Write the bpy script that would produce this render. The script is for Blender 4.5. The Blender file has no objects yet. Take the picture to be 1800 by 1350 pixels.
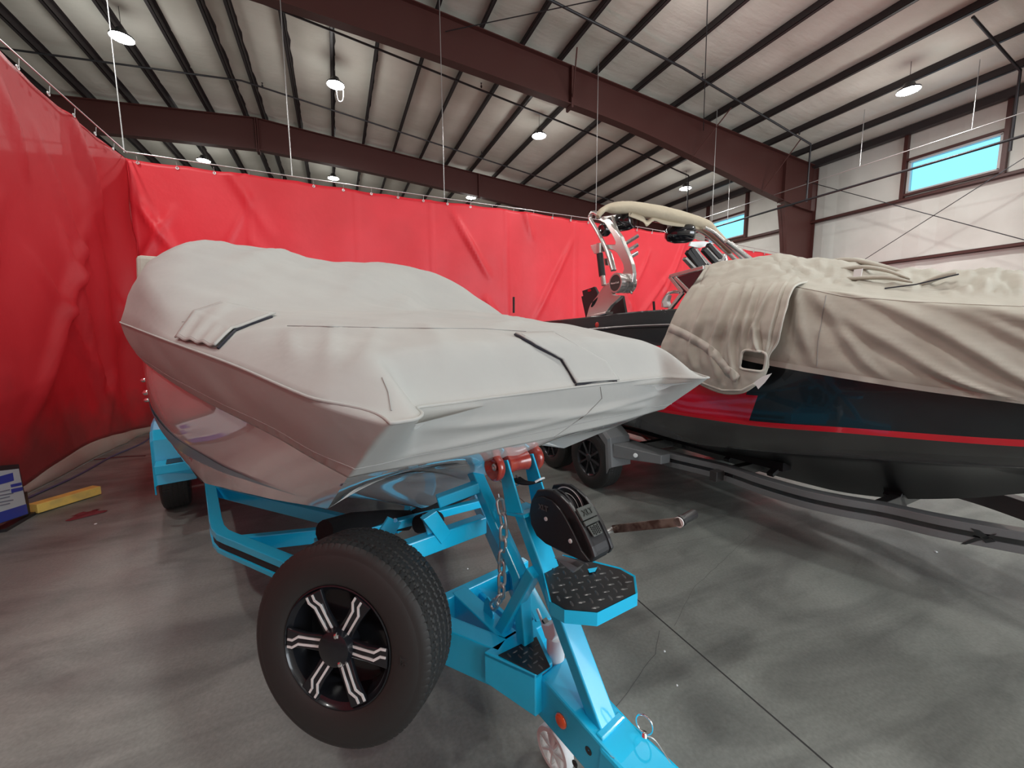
import bpy, bmesh, math, random
from mathutils import Vector, Matrix, noise
from mathutils.bvhtree import BVHTree
random.seed(4)
SC = bpy.context.scene
COL = SC.collection
R_ = math.radians

# ------------------------------------------------------------------ camera, world, exposure
FPX, YAW, PITCH, ROLL = 700.0, R_(23.7), R_(6.58), R_(-0.42)
CAM = Vector((0, 0, 1.68))
cF = Vector((math.sin(YAW)*math.cos(PITCH), math.cos(YAW)*math.cos(PITCH), -math.sin(PITCH)))
_r0 = Vector((math.cos(YAW), -math.sin(YAW), 0)); _u0 = _r0.cross(cF)
cR = _r0*math.cos(ROLL)+_u0*math.sin(ROLL); cU = _u0*math.cos(ROLL)-_r0*math.sin(ROLL)
cd = bpy.data.cameras.new('camera'); co = bpy.data.objects.new('camera', cd); COL.objects.link(co)
cd.sensor_width = 36; cd.lens = FPX/1800*36; cd.clip_start = .02; cd.clip_end = 200
co.matrix_world = Matrix(((cR.x, cU.x, -cF.x, CAM.x), (cR.y, cU.y, -cF.y, CAM.y), (cR.z, cU.z, -cF.z, CAM.z), (0, 0, 0, 1)))
SC.camera = co

world = bpy.data.worlds.new('world'); SC.world = world; world.use_nodes = True
bg = world.node_tree.nodes['Background']
bg.inputs[0].default_value = (.62, .82, 1, 1); bg.inputs[1].default_value = 1.6
SC.view_settings.view_transform = 'Standard'; SC.view_settings.look = 'None'
SC.view_settings.gamma = 1; SC.view_settings.exposure = 0.12
try: SC.view_settings.use_curve_mapping = False
except Exception: pass

def area_light(name, loc, rot, sx, sy, power, color=(1, 1, 1), portal=False):
    l = bpy.data.lights.new(name, 'AREA'); l.shape = 'RECTANGLE'; l.size = sx; l.size_y = sy; l.energy = power; l.color = color
    if portal: l.cycles.is_portal = True
    o = bpy.data.objects.new(name, l); COL.objects.link(o); o.location = loc; o.rotation_euler = rot
    return o
# area light added in the open bay doorway behind the photographer, standing in for daylight
area_light('bay_door_daylight', (8.2, -8.9, 2.6), (R_(90), 0, 0), 10, 4.8, 950, (.93, .97, 1))
LAMP_W = 110

# ------------------------------------------------------------------ materials
def mat(name, col, rough=.5, metal=0., coat=0., bump=None, var=None, spec=.5, emit=None, alpha=None, trans=0., ior=1.5):
    m = bpy.data.materials.new(name); m.use_nodes = True; nt = m.node_tree; b = nt.nodes['Principled BSDF']
    b.inputs['Base Color'].default_value = (*col, 1); b.inputs['Roughness'].default_value = rough; b.inputs['Metallic'].default_value = metal
    b.inputs['Coat Weight'].default_value = coat; b.inputs['Coat Roughness'].default_value = .04
    b.inputs['Specular IOR Level'].default_value = spec; b.inputs['IOR'].default_value = ior
    b.inputs['Transmission Weight'].default_value = trans
    if emit: b.inputs['Emission Color'].default_value = (*emit[0], 1); b.inputs['Emission Strength'].default_value = emit[1]
    tc = nt.nodes.new('ShaderNodeTexCoord')
    prev = None
    for spec_ in (bump or []):
        sc_, st, dist = spec_[:3]
        n = nt.nodes.new('ShaderNodeTexNoise'); n.inputs['Scale'].default_value = sc_; n.inputs['Detail'].default_value = 4
        if len(spec_) > 3:
            mp = nt.nodes.new('ShaderNodeMapping'); mp.inputs['Scale'].default_value = spec_[3]
            if len(spec_) > 4: mp.inputs['Rotation'].default_value = spec_[4]
            nt.links.new(tc.outputs['Object'], mp.inputs[0]); nt.links.new(mp.outputs[0], n.inputs['Vector'])
        else: nt.links.new(tc.outputs['Object'], n.inputs['Vector'])
        bp = nt.nodes.new('ShaderNodeBump'); bp.inputs['Strength'].default_value = st; bp.inputs['Distance'].default_value = dist
        nt.links.new(n.outputs[0], bp.inputs['Height'])
        if prev: nt.links.new(prev.outputs[0], bp.inputs['Normal'])
        prev = bp
    if prev: nt.links.new(prev.outputs[0], b.inputs['Normal'])
    if var:
        sc_, c2, lo, hi = var[:4]
        n = nt.nodes.new('ShaderNodeTexNoise'); n.inputs['Scale'].default_value = sc_; n.inputs['Detail'].default_value = 6
        if len(var) > 4:
            mp = nt.nodes.new('ShaderNodeMapping'); mp.inputs['Scale'].default_value = var[4]; nt.links.new(tc.outputs['Object'], mp.inputs[0]); nt.links.new(mp.outputs[0], n.inputs['Vector'])
        else: nt.links.new(tc.outputs['Object'], n.inputs['Vector'])
        r = nt.nodes.new('ShaderNodeValToRGB'); r.color_ramp.elements[0].position = lo; r.color_ramp.elements[1].position = hi
        r.color_ramp.elements[0].color = (*c2, 1); r.color_ramp.elements[1].color = (*col, 1)
        nt.links.new(n.outputs[0], r.inputs[0]); nt.links.new(r.outputs[0], b.inputs['Base Color'])
    return m
M = {}
M['insul'] = mat('roof_insulation', (.78, .77, .70), .8, bump=[(1.5, .3, .05, (1, 4, 1)), (14, .2, .01)], var=(.6, (.66, .65, .58), .35, .6))
M['wallin'] = mat('wall_insulation', (.82, .83, .78), .75, bump=[(1.2, .4, .05, (1, 1, .4))], var=(.7, (.72, .73, .68), .35, .6))
M['brown'] = mat('brown_steel', (.085, .026, .022), .5, bump=[(60, .05, .002)])
M['purlin'] = mat('dark_purlin_steel', (.035, .028, .03), .5)
M['pipe'] = mat('dark_pipe', (.05, .05, .055), .4, metal=.5)
M['zinc'] = mat('zinc_wire', (.6, .6, .6), .35, metal=.7)
M['red'] = mat('red_curtain_vinyl', (.88, .038, .058), .45, bump=[(2.2, .25, .05), (9, .12, .01)], var=(.8, (.78, .03, .045), .35, .6))
M['skirtgrey'] = mat('grey_vinyl_skirt', (.33, .33, .28), .6, bump=[(8, .2, .01)])
M['cover'] = mat('grey_canvas_cover', (.41, .41, .39), .8, bump=[(3.2, .35, .03), (700, .12, .001)], var=(2.5, (.385, .385, .37), .35, .65), spec=.3)
M['coverseam'] = mat('grey_canvas_seam', (.33, .33, .32), .8)
M['covershade'] = mat('painted_cover_shade', (.02, .02, .03), .9)  # near-black, paints in the shade under flaps and between folds
M['cover2'] = mat('beige_canvas_cover', (.50, .48, .415), .8, bump=[(4, .4, .03), (600, .12, .001)], var=(5, (.43, .41, .35), .3, .6), spec=.3)
M['tape'] = mat('pale_hem_tape', (.55, .53, .47), .7, bump=[(30, .2, .003)])
M['gel'] = mat('white_gelcoat', (.88, .87, .85), .06, coat=1., spec=.9, ior=1.7)
M['gel'].node_tree.nodes['Principled BSDF'].inputs['Coat IOR'].default_value = 1.9
M['teal'] = mat('teal_grey_stripe', (.15, .29, .37), .3, coat=.2)
M['blue'] = mat('bright_blue_paint', (.010, .54, .88), .24, coat=.35, bump=[(25, .03, .002)])
M['black'] = mat('black_plastic', (.020, .020, .022), .36)
M['blacksoft'] = mat('black_carpet', (.006, .006, .007), .95, bump=[(300, .6, .004)])
M['gloss'] = mat('gloss_black', (.008, .009, .012), .08, coat=1.)
M['rubber'] = mat('tyre_rubber', (.018, .017, .016), .62, bump=[(90, .12, .001)])
M['machined'] = mat('machined_aluminium', (.86, .86, .85), .28, metal=.35)
M['chrome'] = mat('chrome', (.85, .85, .85), .1, metal=1.)
M['steel'] = mat('galvanised_steel', (.62, .62, .6), .35, metal=.9, bump=[(60, .15, .001)])
M['amber'] = mat('amber_polyurethane', (.45, .06, .035), .22, coat=.6, var=(30, (.32, .035, .03), .35, .65))
M['marker'] = mat('amber_marker_lens', (.85, .11, .02), .15, coat=.7)
M['white'] = mat('white_plastic', (.80, .83, .83), .5)
M['tread'] = mat('black_tread_plate', (.012, .012, .013), .3, coat=.3)
M['floor'] = None
M['hullgrey'] = mat('dark_grey_gelcoat', (.05, .05, .05), .2, coat=.7)
M['hullblack'] = mat('black_metal_flake_gelcoat', (.006, .013, .017), .25, coat=.45)
M['hullbottom'] = mat('black_hull_bottom', (.006, .006, .007), .38, coat=.1)
M['hullred'] = mat('red_gelcoat', (.62, .004, .02), .1, coat=1.)
M['grey2'] = mat('grey_trailer_paint', (.15, .155, .16), .3, coat=.4)
M['darkgrey2'] = mat('dark_grey_trailer_paint', (.035, .033, .033), .35, coat=.4)
M['alu'] = mat('satin_aluminium', (.72, .70, .68), .22, metal=.8)
M['beige'] = mat('beige_bimini_canvas', (.52, .45, .33), .85, bump=[(18, .5, .01)])
M['dglass'] = mat('dark_glass', (.03, .03, .035), .05, coat=1., spec=.8)
M['yellow'] = mat('yellow_painted_wood', (.80, .52, .12), .6, var=(9, (.62, .42, .12), .35, .6))
M['ragred'] = mat('red_rag', (.16, .02, .025), .8, bump=[(30, .5, .01)])
M['hose'] = mat('blue_grey_hose', (.06, .09, .17), .5)
M['yhose'] = mat('yellow_hose', (.45, .45, .05), .5)
M['paper'] = mat('poster_white', (.55, .6, .62), .4)
M['pblue'] = mat('poster_blue', (.03, .06, .38), .4)
M['pgrey'] = mat('poster_print_grey', (.2, .22, .28), .5)
M['winpane'] = mat('tinted_window_pane', (.35, .85, 1.0), .25, trans=1., ior=1.02, spec=.2)
M['lens'] = mat('led_lens', (1, 1, 1), .5, emit=((1, 1, .97), 60))
M['redlens'] = mat('red_tail_light', (.5, .03, .02), .2, coat=1.)  # red lens plastic of the side and nav lamps

# ------------------------------------------------------------------ helpers
def sub(a, b): return Vector(a)-Vector(b)
class Frame:
    """right-handed ground frame of one trailer: a runs aft, l to its near side, z up"""
    def __init__(s, deg, ox, oy):
        t = R_(deg); s.O = Vector((ox, oy, 0)); s.A = Vector((-math.sin(t), math.cos(t), 0)); s.L = Vector((-math.cos(t), -math.sin(t), 0))
    def w(s, a, l, z): return s.O+s.A*a+s.L*l+Vector((0, 0, z))
    def loc(s, P): q = Vector(P)-s.O; return (q.dot(s.A), q.dot(s.L), P[2])
    def atl(s, x, y, l): v = ray(x, y); t = (l-(CAM-s.O).dot(s.L))/v.dot(s.L); return CAM+v*t
    def ata(s, x, y, a): v = ray(x, y); t = (a-(CAM-s.O).dot(s.A))/v.dot(s.A); return CAM+v*t
def ray(x, y): return cF+cR*((x-900)/FPX)+cU*((675-y)/FPX)
def atz(x, y, z): v = ray(x, y); return CAM+v*((z-CAM.z)/v.z)
def aty(x, y, Y): v = ray(x, y); return CAM+v*(Y/v.y)
def atx(x, y, X): v = ray(x, y); return CAM+v*(X/v.x)
T1 = Frame(15.2, .9, .364)
T2 = Frame(3.0, 3.9, 0)

def pch(xs, ys, x):
    n = len(xs)
    if x <= xs[0]: return ys[0]
    if x >= xs[-1]: return ys[-1]
    i = max(k for k in range(n-1) if xs[k] <= x)
    dl = [(ys[k+1]-ys[k])/(xs[k+1]-xs[k]) for k in range(n-1)]
    def m(k):
        if k == 0: return dl[0]
        if k == n-1: return dl[-1]
        if dl[k-1]*dl[k] <= 0: return 0
        return 2*dl[k-1]*dl[k]/(dl[k-1]+dl[k])
    h = xs[i+1]-xs[i]; t = (x-xs[i])/h
    return (2*t**3-3*t**2+1)*ys[i]+(t**3-2*t**2+t)*h*m(i)+(-2*t**3+3*t**2)*ys[i+1]+(t**3-t**2)*h*m(i+1)
def sm(t): t = max(0, min(1, t)); return t*t*(3-2*t)
def lerp(a, b, t): return a+(b-a)*t

class MB:
    def __init__(s): s.v = []; s.f = []; s.mi = []
    def add(s, vs, fs, mi=0):
        o = len(s.v); s.v += [Vector(v) for v in vs]; s.f += [tuple(i+o for i in f) for f in fs]; s.mi += [mi]*len(fs); return s
    def box8(s, c, mi=0):   # c: 8 corners bottom 0-3, top 4-7
        return s.add(c, [(3, 2, 1, 0), (4, 5, 6, 7), (0, 1, 5, 4), (1, 2, 6, 5), (2, 3, 7, 6), (3, 0, 4, 7)], mi)
    def box(s, x0, x1, y0, y1, z0, z1, fr=None, mi=0):
        g = (lambda a, l, z: fr.w(a, l, z)) if fr else (lambda a, l, z: Vector((a, l, z)))
        return s.box8([g(x0, y0, z0), g(x1, y0, z0), g(x1, y1, z0), g(x0, y1, z0), g(x0, y0, z1), g(x1, y0, z1), g(x1, y1, z1), g(x0, y1, z1)], mi)
    def bar(s, p, q, w, h, side=None, mi=0):
        """rectangular bar from p to q; w across (along side), h in the third direction"""
        p = Vector(p); q = Vector(q); d = (q-p).normalized(); side = Vector(side) if side is not None else Vector((0, 0, 1)).cross(d)
        side = (side-d*side.dot(d)).normalized(); up = d.cross(side).normalized()
        a = side*w/2; b = up*h/2
        return s.box8([p-a-b, p+a-b, p+a+b, p-a+b, q-a-b, q+a-b, q+a+b, q-a+b], mi)
    def prism(s, poly, vec, mi=0):
        n = len(poly); vec = Vector(vec); P = [Vector(p) for p in poly]
        return s.add(P+[p+vec for p in P], [tuple(range(n-1, -1, -1)), tuple(range(n, 2*n))]+[(i, (i+1) % n, n+(i+1) % n, n+i) for i in range(n)], mi)
    def grid(s, rows, mi=0, closed=False):
        n = len(rows[0]); vs = [p for r in rows for p in r]
        fs = [(i*n+j, i*n+(j+1) % n, (i+1)*n+(j+1) % n, (i+1)*n+j) for i in range(len(rows)-1) for j in range(n if closed else n-1)]
        return s.add(vs, fs, mi)
    def tube(s, pts, r, n=10, closed=False, cap=True, mi=0):
        P = [Vector(p) for p in pts]; m = len(P); rows = []; up = None
        rr = r if isinstance(r, (list, tuple)) else [r]*m
        for i in range(m):
            if closed: d = (P[(i+1) % m]-P[i-1]).normalized()
            else: d = (P[min(i+1, m-1)]-P[max(i-1, 0)]).normalized()
            if up is None:
                up = Vector((0, 0, 1)) if abs(d.z) < .9 else Vector((1, 0, 0))
            up = (up-d*up.dot(d)).normalized(); w = d.cross(up)
            rows.append([P[i]+(up*math.cos(2*math.pi*k/n)+w*math.sin(2*math.pi*k/n))*rr[i] for k in range(n)])
        if closed: rows.append(rows[0])
        s.grid(rows, mi, closed=True)
        if cap and not closed:
            o = len(s.v); s.v += rows[0]+rows[-1]; s.f += [tuple(o+k for k in range(n-1, -1, -1)), tuple(o+n+k for k in range(n))]; s.mi += [mi, mi]
        return s
    def lathe(s, prof, c, axis, n=48, up=None, mi=0, rf=None):
        """prof: list of (offset along axis, radius)"""
        c = Vector(c); ax = Vector(axis).normalized(); up = Vector(up) if up is not None else (Vector((0, 0, 1)) if abs(ax.z) < .9 else Vector((1, 0, 0)))
        u = (up-ax*up.dot(ax)).normalized(); v = ax.cross(u)
        rows = []
        for (x, r) in prof:
            rows.append([c+ax*x+(u*math.cos(2*math.pi*k/n)+v*math.sin(2*math.pi*k/n))*(rf(x, r, k/n) if rf else r) for k in range(n)])
        return s.grid(rows, mi, closed=True)
    def build(s, name, m, parent=None, smooth=False, bevel=0, merge=False, solid=0, autos=None):
        me = bpy.data.meshes.new(name); me.from_pydata([tuple(v) for v in s.v], [], s.f)
        ms = m if isinstance(m, list) else [m]
        for q in ms: me.materials.append(M[q] if isinstance(q, str) else q)
        if len(ms) > 1:
            for p, k in zip(me.polygons, s.mi): p.material_index = k
        bm = bmesh.new(); bm.from_mesh(me)
        if merge: bmesh.ops.remove_doubles(bm, verts=bm.verts, dist=.0005)
        bmesh.ops.recalc_face_normals(bm, faces=bm.faces)
        bm.to_mesh(me); bm.free()
        if smooth:
            for p in me.polygons: p.use_smooth = True
            if autos:
                try: me.set_sharp_from_angle(angle=R_(autos))
                except Exception: pass
        o = bpy.data.objects.new(name, me); COL.objects.link(o)
        if parent is not None:
            o.parent = parent
            if parent.type == 'EMPTY': o.matrix_parent_inverse = Matrix.Translation(-Vector(parent.location))
        if solid:
            md = o.modifiers.new('solid', 'SOLIDIFY'); md.thickness = solid; md.offset = 0
        if bevel:
            md = o.modifiers.new('bevel', 'BEVEL'); md.width = bevel; md.segments = 2; md.limit_method = 'ANGLE'; md.angle_limit = R_(40)
        return o
def tag(o, label, cat, group=None):
    o['label'] = label; o['category'] = cat
    if group: o['group'] = group
    return o
def thing(name, label, cat, loc, group=None):
    o = bpy.data.objects.new(name, None); COL.objects.link(o); o.location = loc; o.empty_display_size = .2
    return tag(o, label, cat, group)
def struct(o): o['kind'] = 'structure'; return o
def dup(root, loc, label=None):
    r = root.copy(); COL.objects.link(r); r.location = loc
    if label: r['label'] = label
    for ch in list(root.children):
        c = ch.copy(); COL.objects.link(c); c.parent = r
        if ch.type == 'LIGHT': c.location = ch.location
        for g in ch.children:
            d = g.copy(); COL.objects.link(d); d.parent = c
    return r
def text_mesh(name, txt, m, parent, origin, xdir, ydir, size, depth=.002):
    cu = bpy.data.curves.new(name, 'FONT'); cu.body = txt; cu.size = 1; cu.extrude = depth/size; cu.align_x = 'CENTER'; cu.align_y = 'CENTER'; cu.offset = .02
    t = bpy.data.objects.new(name, cu); COL.objects.link(t); bpy.context.view_layer.update()
    me = bpy.data.meshes.new_from_object(t.evaluated_get(bpy.context.evaluated_depsgraph_get())); bpy.data.objects.remove(t)
    x = Vector(xdir).normalized(); y = Vector(ydir); y = (y-x*y.dot(x)).normalized(); z = x.cross(y)
    mt = Matrix(((x.x*size, y.x*size, z.x*size, origin[0]), (x.y*size, y.y*size, z.y*size, origin[1]), (x.z*size, y.z*size, z.z*size, origin[2]), (0, 0, 0, 1)))
    me.transform(mt); me.materials.clear(); me.materials.append(M[m])
    o = bpy.data.objects.new(name, me); COL.objects.link(o); o.parent = parent
    if parent.type == 'EMPTY': o.matrix_parent_inverse = Matrix.Translation(-Vector(parent.location))
    return o
def spline(pts, n=8):
    P = [Vector(p) for p in pts]; out = []
    for i in range(len(P)-1):
        a = P[i-1] if i else P[0]*2-P[1]; b, c = P[i], P[i+1]; d = P[i+2] if i+2 < len(P) else c*2-b
        for k in range(n):
            t = k/n; out.append(.5*((2*b)+(c-a)*t+(2*a-5*b+4*c-d)*t*t+(-a+3*b-3*c+d)*t**3))
    out.append(P[-1]); return out
def spgrid(ctrl, nu, nv):
    """ctrl rows of points -> finer grid"""
    rows = [spline(r, nu) for r in ctrl]; cols = list(zip(*rows)); cols = [spline(c, nv) for c in cols]
    return [list(r) for r in zip(*cols)]
def nz(p, s, seed=0): return noise.noise(Vector((p[0]*s+seed*7.3, p[1]*s-seed*3.1, p[2]*s+seed)))
def bvh_of(o):
    me = o.data; return BVHTree.FromPolygons([v.co.copy() for v in me.vertices], [tuple(p.vertices) for p in me.polygons])
def on_surf(bvh, x, y, off=.004, fallback=None):
    h = bvh.ray_cast(CAM, ray(x, y).normalized())
    if h[0] is None: return fallback
    n = h[1]
    if n.dot(ray(x, y)) > 0: n = -n
    return h[0]+n*off
def draped_quad(bvh, quad, nu, nv, off):
    """quad: pixel corners p00,p10,p11,p01 -> grid of points lying on a surface"""
    rows = []; last = None
    for j in range(nv+1):
        r = []
        for i in range(nu+1):
            u, v = i/nu, j/nv
            x = (1-u)*(1-v)*quad[0][0]+u*(1-v)*quad[1][0]+u*v*quad[2][0]+(1-u)*v*quad[3][0]
            y = (1-u)*(1-v)*quad[0][1]+u*(1-v)*quad[1][1]+u*v*quad[2][1]+(1-u)*v*quad[3][1]
            p = on_surf(bvh, x, y, off, last); last = p; r.append(p)
        rows.append(r)
    return rows

# ================================================================== BUILDING
XR, XL, YB, YF = 17.75, -22.0, 33.0, -9.0
XRIDGE = -2.25
def zroof(X): return 9.78-.077*abs(X-XRIDGE)      # underside of the purlins
# floor: poured concrete
def floor_mat():
    m = bpy.data.materials.new('smudged_concrete'); m.use_nodes = True; nt = m.node_tree; b = nt.nodes['Principled BSDF']; N = nt.nodes; Lk = nt.links
    tc = N.new('ShaderNodeTexCoord')
    def nse(sc, det, scl=(1, 1, 1), rot=0, dist=0):
        mp = N.new('ShaderNodeMapping'); mp.inputs['Scale'].default_value = scl; mp.inputs['Rotation'].default_value = (0, 0, rot); Lk.new(tc.outputs['Object'], mp.inputs[0])
        n = N.new('ShaderNodeTexNoise'); n.inputs['Scale'].default_value = sc; n.inputs['Detail'].default_value = det; n.inputs['Distortion'].default_value = dist; Lk.new(mp.outputs[0], n.inputs['Vector']); return n
    def ramp(n, stops):
        r = N.new('ShaderNodeValToRGB'); e = r.color_ramp.elements; e[0].position, e[0].color = stops[0][0], (*stops[0][1], 1); e[1].position, e[1].color = stops[1][0], (*stops[1][1], 1)
        for p, c in stops[2:]: q = e.new(p); q.color = (*c, 1)
        Lk.new(n.outputs[0], r.inputs[0]); return r
    def mix(a, b_, blend='MULTIPLY', f=1.):
        x = N.new('ShaderNodeMix'); x.data_type = 'RGBA'; x.blend_type = blend; x.inputs[0].default_value = f; Lk.new(a.outputs[0], x.inputs[6]); Lk.new(b_.outputs[0], x.inputs[7])
        class O: outputs = [x.outputs[2]]
        return O
    base = ramp(nse(.9, 8, dist=.6), [(.3, (.175, .188, .172)), (.7, (.255, .27, .25))])
    smear = ramp(nse(.8, 5, (1, 3.2, 1), .5, 1.2), [(.36, (.66, .66, .67)), (.56, (1, 1, 1))])
    blot = ramp(nse(2.3, 6, (1, 1.4, 1), -.3, .8), [(.30, (.80, .80, .80)), (.45, (1, 1, 1))])
    fine = ramp(nse(60, 4), [(.3, (.86, .86, .86)), (.7, (1.08, 1.08, 1.08))])
    c = mix(mix(mix(base, smear), blot, f=.8), fine)
    Lk.new(c.outputs[0], b.inputs['Base Color'])
    rr = ramp(nse(3, 5), [(.3, (.38,)*3), (.7, (.62,)*3)]); Lk.new(rr.outputs[0], b.inputs['Roughness'])
    bp = N.new('ShaderNodeBump'); bp.inputs['Strength'].default_value = .15; bp.inputs['Distance'].default_value = .003; n = nse(140, 3); Lk.new(n.outputs[0], bp.inputs['Height']); Lk.new(bp.outputs[0], b.inputs['Normal'])
    return m
M['floor'] = floor_mat()
fl = struct(MB().box(XL, XR, YF-10, YB, -.2, 0).build('floor', 'floor'))
M['joint'] = mat('floor_joint_gap', (.03, .03, .03), .9)
jm = MB()
for x in (-7.4, 1.69, 10.8): jm.box(x-.004, x+.004, YF, YB, .0, .0012)
for y in (-4.3, 13.8): jm.box(XL, XR, y-.004, y+.004, .0, .0012)
jm.build('control_joint', 'joint', fl)
cm = MB()
def crack(pts, w=.0016):
    P = [Vector((x, y, .0009)) for x, y in pts]; Q = [P[0]]
    for a, b in zip(P, P[1:]):
        n = max(2, int((b-a).length/.06))
        for k in range(1, n+1):
            q = a.lerp(b, k/n); Q.append(q+Vector((random.uniform(-.004, .004), random.uniform(-.004, .004), 0)))
    for a, b in zip(Q, Q[1:]):
        d = (b-a).normalized(); s = Vector((-d.y, d.x, 0))*w/2; cm.add([a-s, b-s, b+s, a+s], [(0, 1, 2, 3)])
crack([(1.72, 1.59), (2.1, 1.8), (3.15, 2.14)]); crack([(1.0, 1.28), (1.12, 1.33), (1.47, 1.48), (1.62, 1.6)], .0025); crack([(1.87, 2.33), (2.4, 2.30), (2.93, 2.24)])
M['crack'] = mat('hairline_crack', (.09, .09, .09), .9); cm.build('hairline_crack', 'crack', fl)

# roof insulation, two slopes, sagging a little between the purlins
PX = [-1.96, -.78, .36, 1.47, 2.65, 3.76, 4.89, 6.02, 7.16, 8.63, 10.16, 11.66, 13.03, 14.66, 16.22]
PXL = [-2.55, -3.65, -4.72, -5.79, -6.9, -8.0, -9.2, -10.4, -11.7, -13, -14.5, -16, -17.5, -19, -20.5]
def ceil_rows():
    xs = []
    allx = sorted(PX+PXL+[XR, XL])
    for a, b in zip(allx, allx[1:]):
        for k in range(6): xs.append((a+(b-a)*k/6, k/6))
    xs.append((XR, 0)); rows = []
    ys = [YF+i*.35 for i in range(int((YB-YF)/.35)+2)]
    for y in ys:
        rows.append([Vector((x, y, zroof(x)+.225-.06*math.sin(math.pi*t)*(1+.25*math.sin(y*5.1+x)) + .012*nz((x, y, 0), 2.5))) for x, t in xs])
    return rows
struct(MB().grid(ceil_rows()).build('ceiling', 'insul', smooth=True))
def purlin(x, y0, y1, label, name='ceiling_purlin', drop=0):
    z = zroof(x)-drop; m = MB()
    m.box(x-.008, x+.008, y0, y1, z, z+.23); m.box(x-.085, x+.008, y0, y1, z, z+.012); m.box(x-.008, x+.085, y0, y1, z+.213, z+.228); m.box(x-.085, x-.077, y0, y1, z, z+.04)
    o = m.build(name, 'purlin'); return tag(o, label, 'roof purlin', 'roof purlins under the insulation')
ORD = 'first second third fourth fifth sixth seventh eighth ninth tenth eleventh twelfth thirteenth fourteenth fifteenth'.split()
for i, x in enumerate(PX[:]): purlin(x, YF, YB, 'dark steel roof purlin, %s one to the right of the ridge' % ORD[i])
for i, x in enumerate(PXL[:]): purlin(x, YF, YB, 'dark steel roof purlin, %s one to the left of the ridge' % ORD[i])
# walls
def wallgrid(x, y0, y1, z0, z1, hole=None):
    rows = []
    return rows
WIN = [(5.41, 7.41, 6.385, 7.36), (13.24, 15.15, 6.385, 7.36), (21.1, 23.1, 6.385, 7.36)]
wm = MB()
ys = sorted([YF, YB]+[v for w_ in WIN for v in w_[:2]])
for a, b in zip(ys, ys[1:]):
    isw = any(abs(a-w_[0]) < .01 for w_ in WIN)
    segs = [(0, 6.385), (7.36, 8.75)] if isw else [(0, 8.75)]
    for z0, z1 in segs:
        ny = max(1, int((b-a)/.4)); nzz = max(1, int((z1-z0)/.4)); rows = []
        for j in range(nzz+1):
            z = z0+(z1-z0)*j/nzz
            rows.append([Vector((XR-.03-.03*abs(math.sin(math.pi*(a+(b-a)*i/ny)/.94))-.02*nz((0, a+(b-a)*i/ny, z), .9), a+(b-a)*i/ny, z)) for i in range(ny+1)])
        wm.grid(rows)
        wm.box(XR+.0, XR+.12, a, b, z0, z1)
struct(wm.build('wall_right', 'wallin', smooth=False))
struct(MB().box(XL-.15, XL, YF, YB, 0, 8.4).build('wall_left', 'wallin'))
struct(MB().box(XL, XR, YB, YB+.15, 0, 10.2).build('wall_back', 'wallin'))
wf = MB(); wf.box(XL, 3, YF-.15, YF, 0, 10.2); wf.box(13.4, XR, YF-.15, YF, 0, 10.2); wf.box(3, 13.4, YF-.15, YF, 5, 10.2)
struct(wf.build('wall_front', 'wallin'))
gm = MB().box(-40, 60, -60, YF-10.01, -.3, -.02).build('ground', M['floor']); struct(gm)
M['wfr'] = mat('white_window_frame', (.6, .6, .6), .4)
for n, (y0, y1, z0, z1) in enumerate(WIN):
    f = MB()
    for a, b, c, d in ((y0-.02, y1+.02, z0-.03, z0+.035), (y0-.02, y1+.02, z1-.035, z1+.03), (y0-.03, y0+.03, z0, z1), (y1-.03, y1+.03, z0, z1)): f.box(XR-.1, XR+.06, a, b, c, d)
    w_ = struct(f.build('window_%d' % (n+1), 'wfr', bevel=.004))
    MB().box(XR, XR+.012, y0, y1, z0, z1).build('pane', 'winpane', w_)
    g = MB()
    for a in (y0-.16, y1+.06): g.box(XR-.2, XR-.02, a, a+.1, 6.2, 8.25)
    g.box(XR-.16, XR-.02, y0-.1, y1+.1, z1+.03, z1+.1); g.box(XR-.16, XR-.02, y0-.1, y1+.1, z0-.1, z0-.03)
    o = g.build('window_opening_frame', 'brown'); tag(o, ['brown steel framing around the nearest high window in the right wall', 'brown steel framing around the high window behind the tower boat', 'brown steel framing around the farthest high window in the right wall'][n], 'window framing')
for z, lab in ((6.18, 'upper brown steel girt running along the right wall under the windows'), (4.19, 'brown steel girt along the right wall just above the covered boat'), (2.1, 'low brown steel girt along the right wall hidden behind the boats')):
    m = MB(); m.box(XR-.22, XR-.02, YF, YB, z-.07, z-.06); m.box(XR-.22, XR-.21, YF, YB, z-.07, z+.03); m.box(XR-.22, XR-.02, YF, YB, z+.02, z+.03)
    m.box(XR-.2, XR-.19, YF, YB, z-.07, z+.03)
    tag(m.build('wall_girt', 'brown'), lab, 'wall girt')
tag(MB().box(XR-.38, XR-.15, YF, YB, 8.2, 8.42).build('eave_strut', 'purlin'), 'dark eave beam where the right wall meets the roof', 'eave beam')
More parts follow.
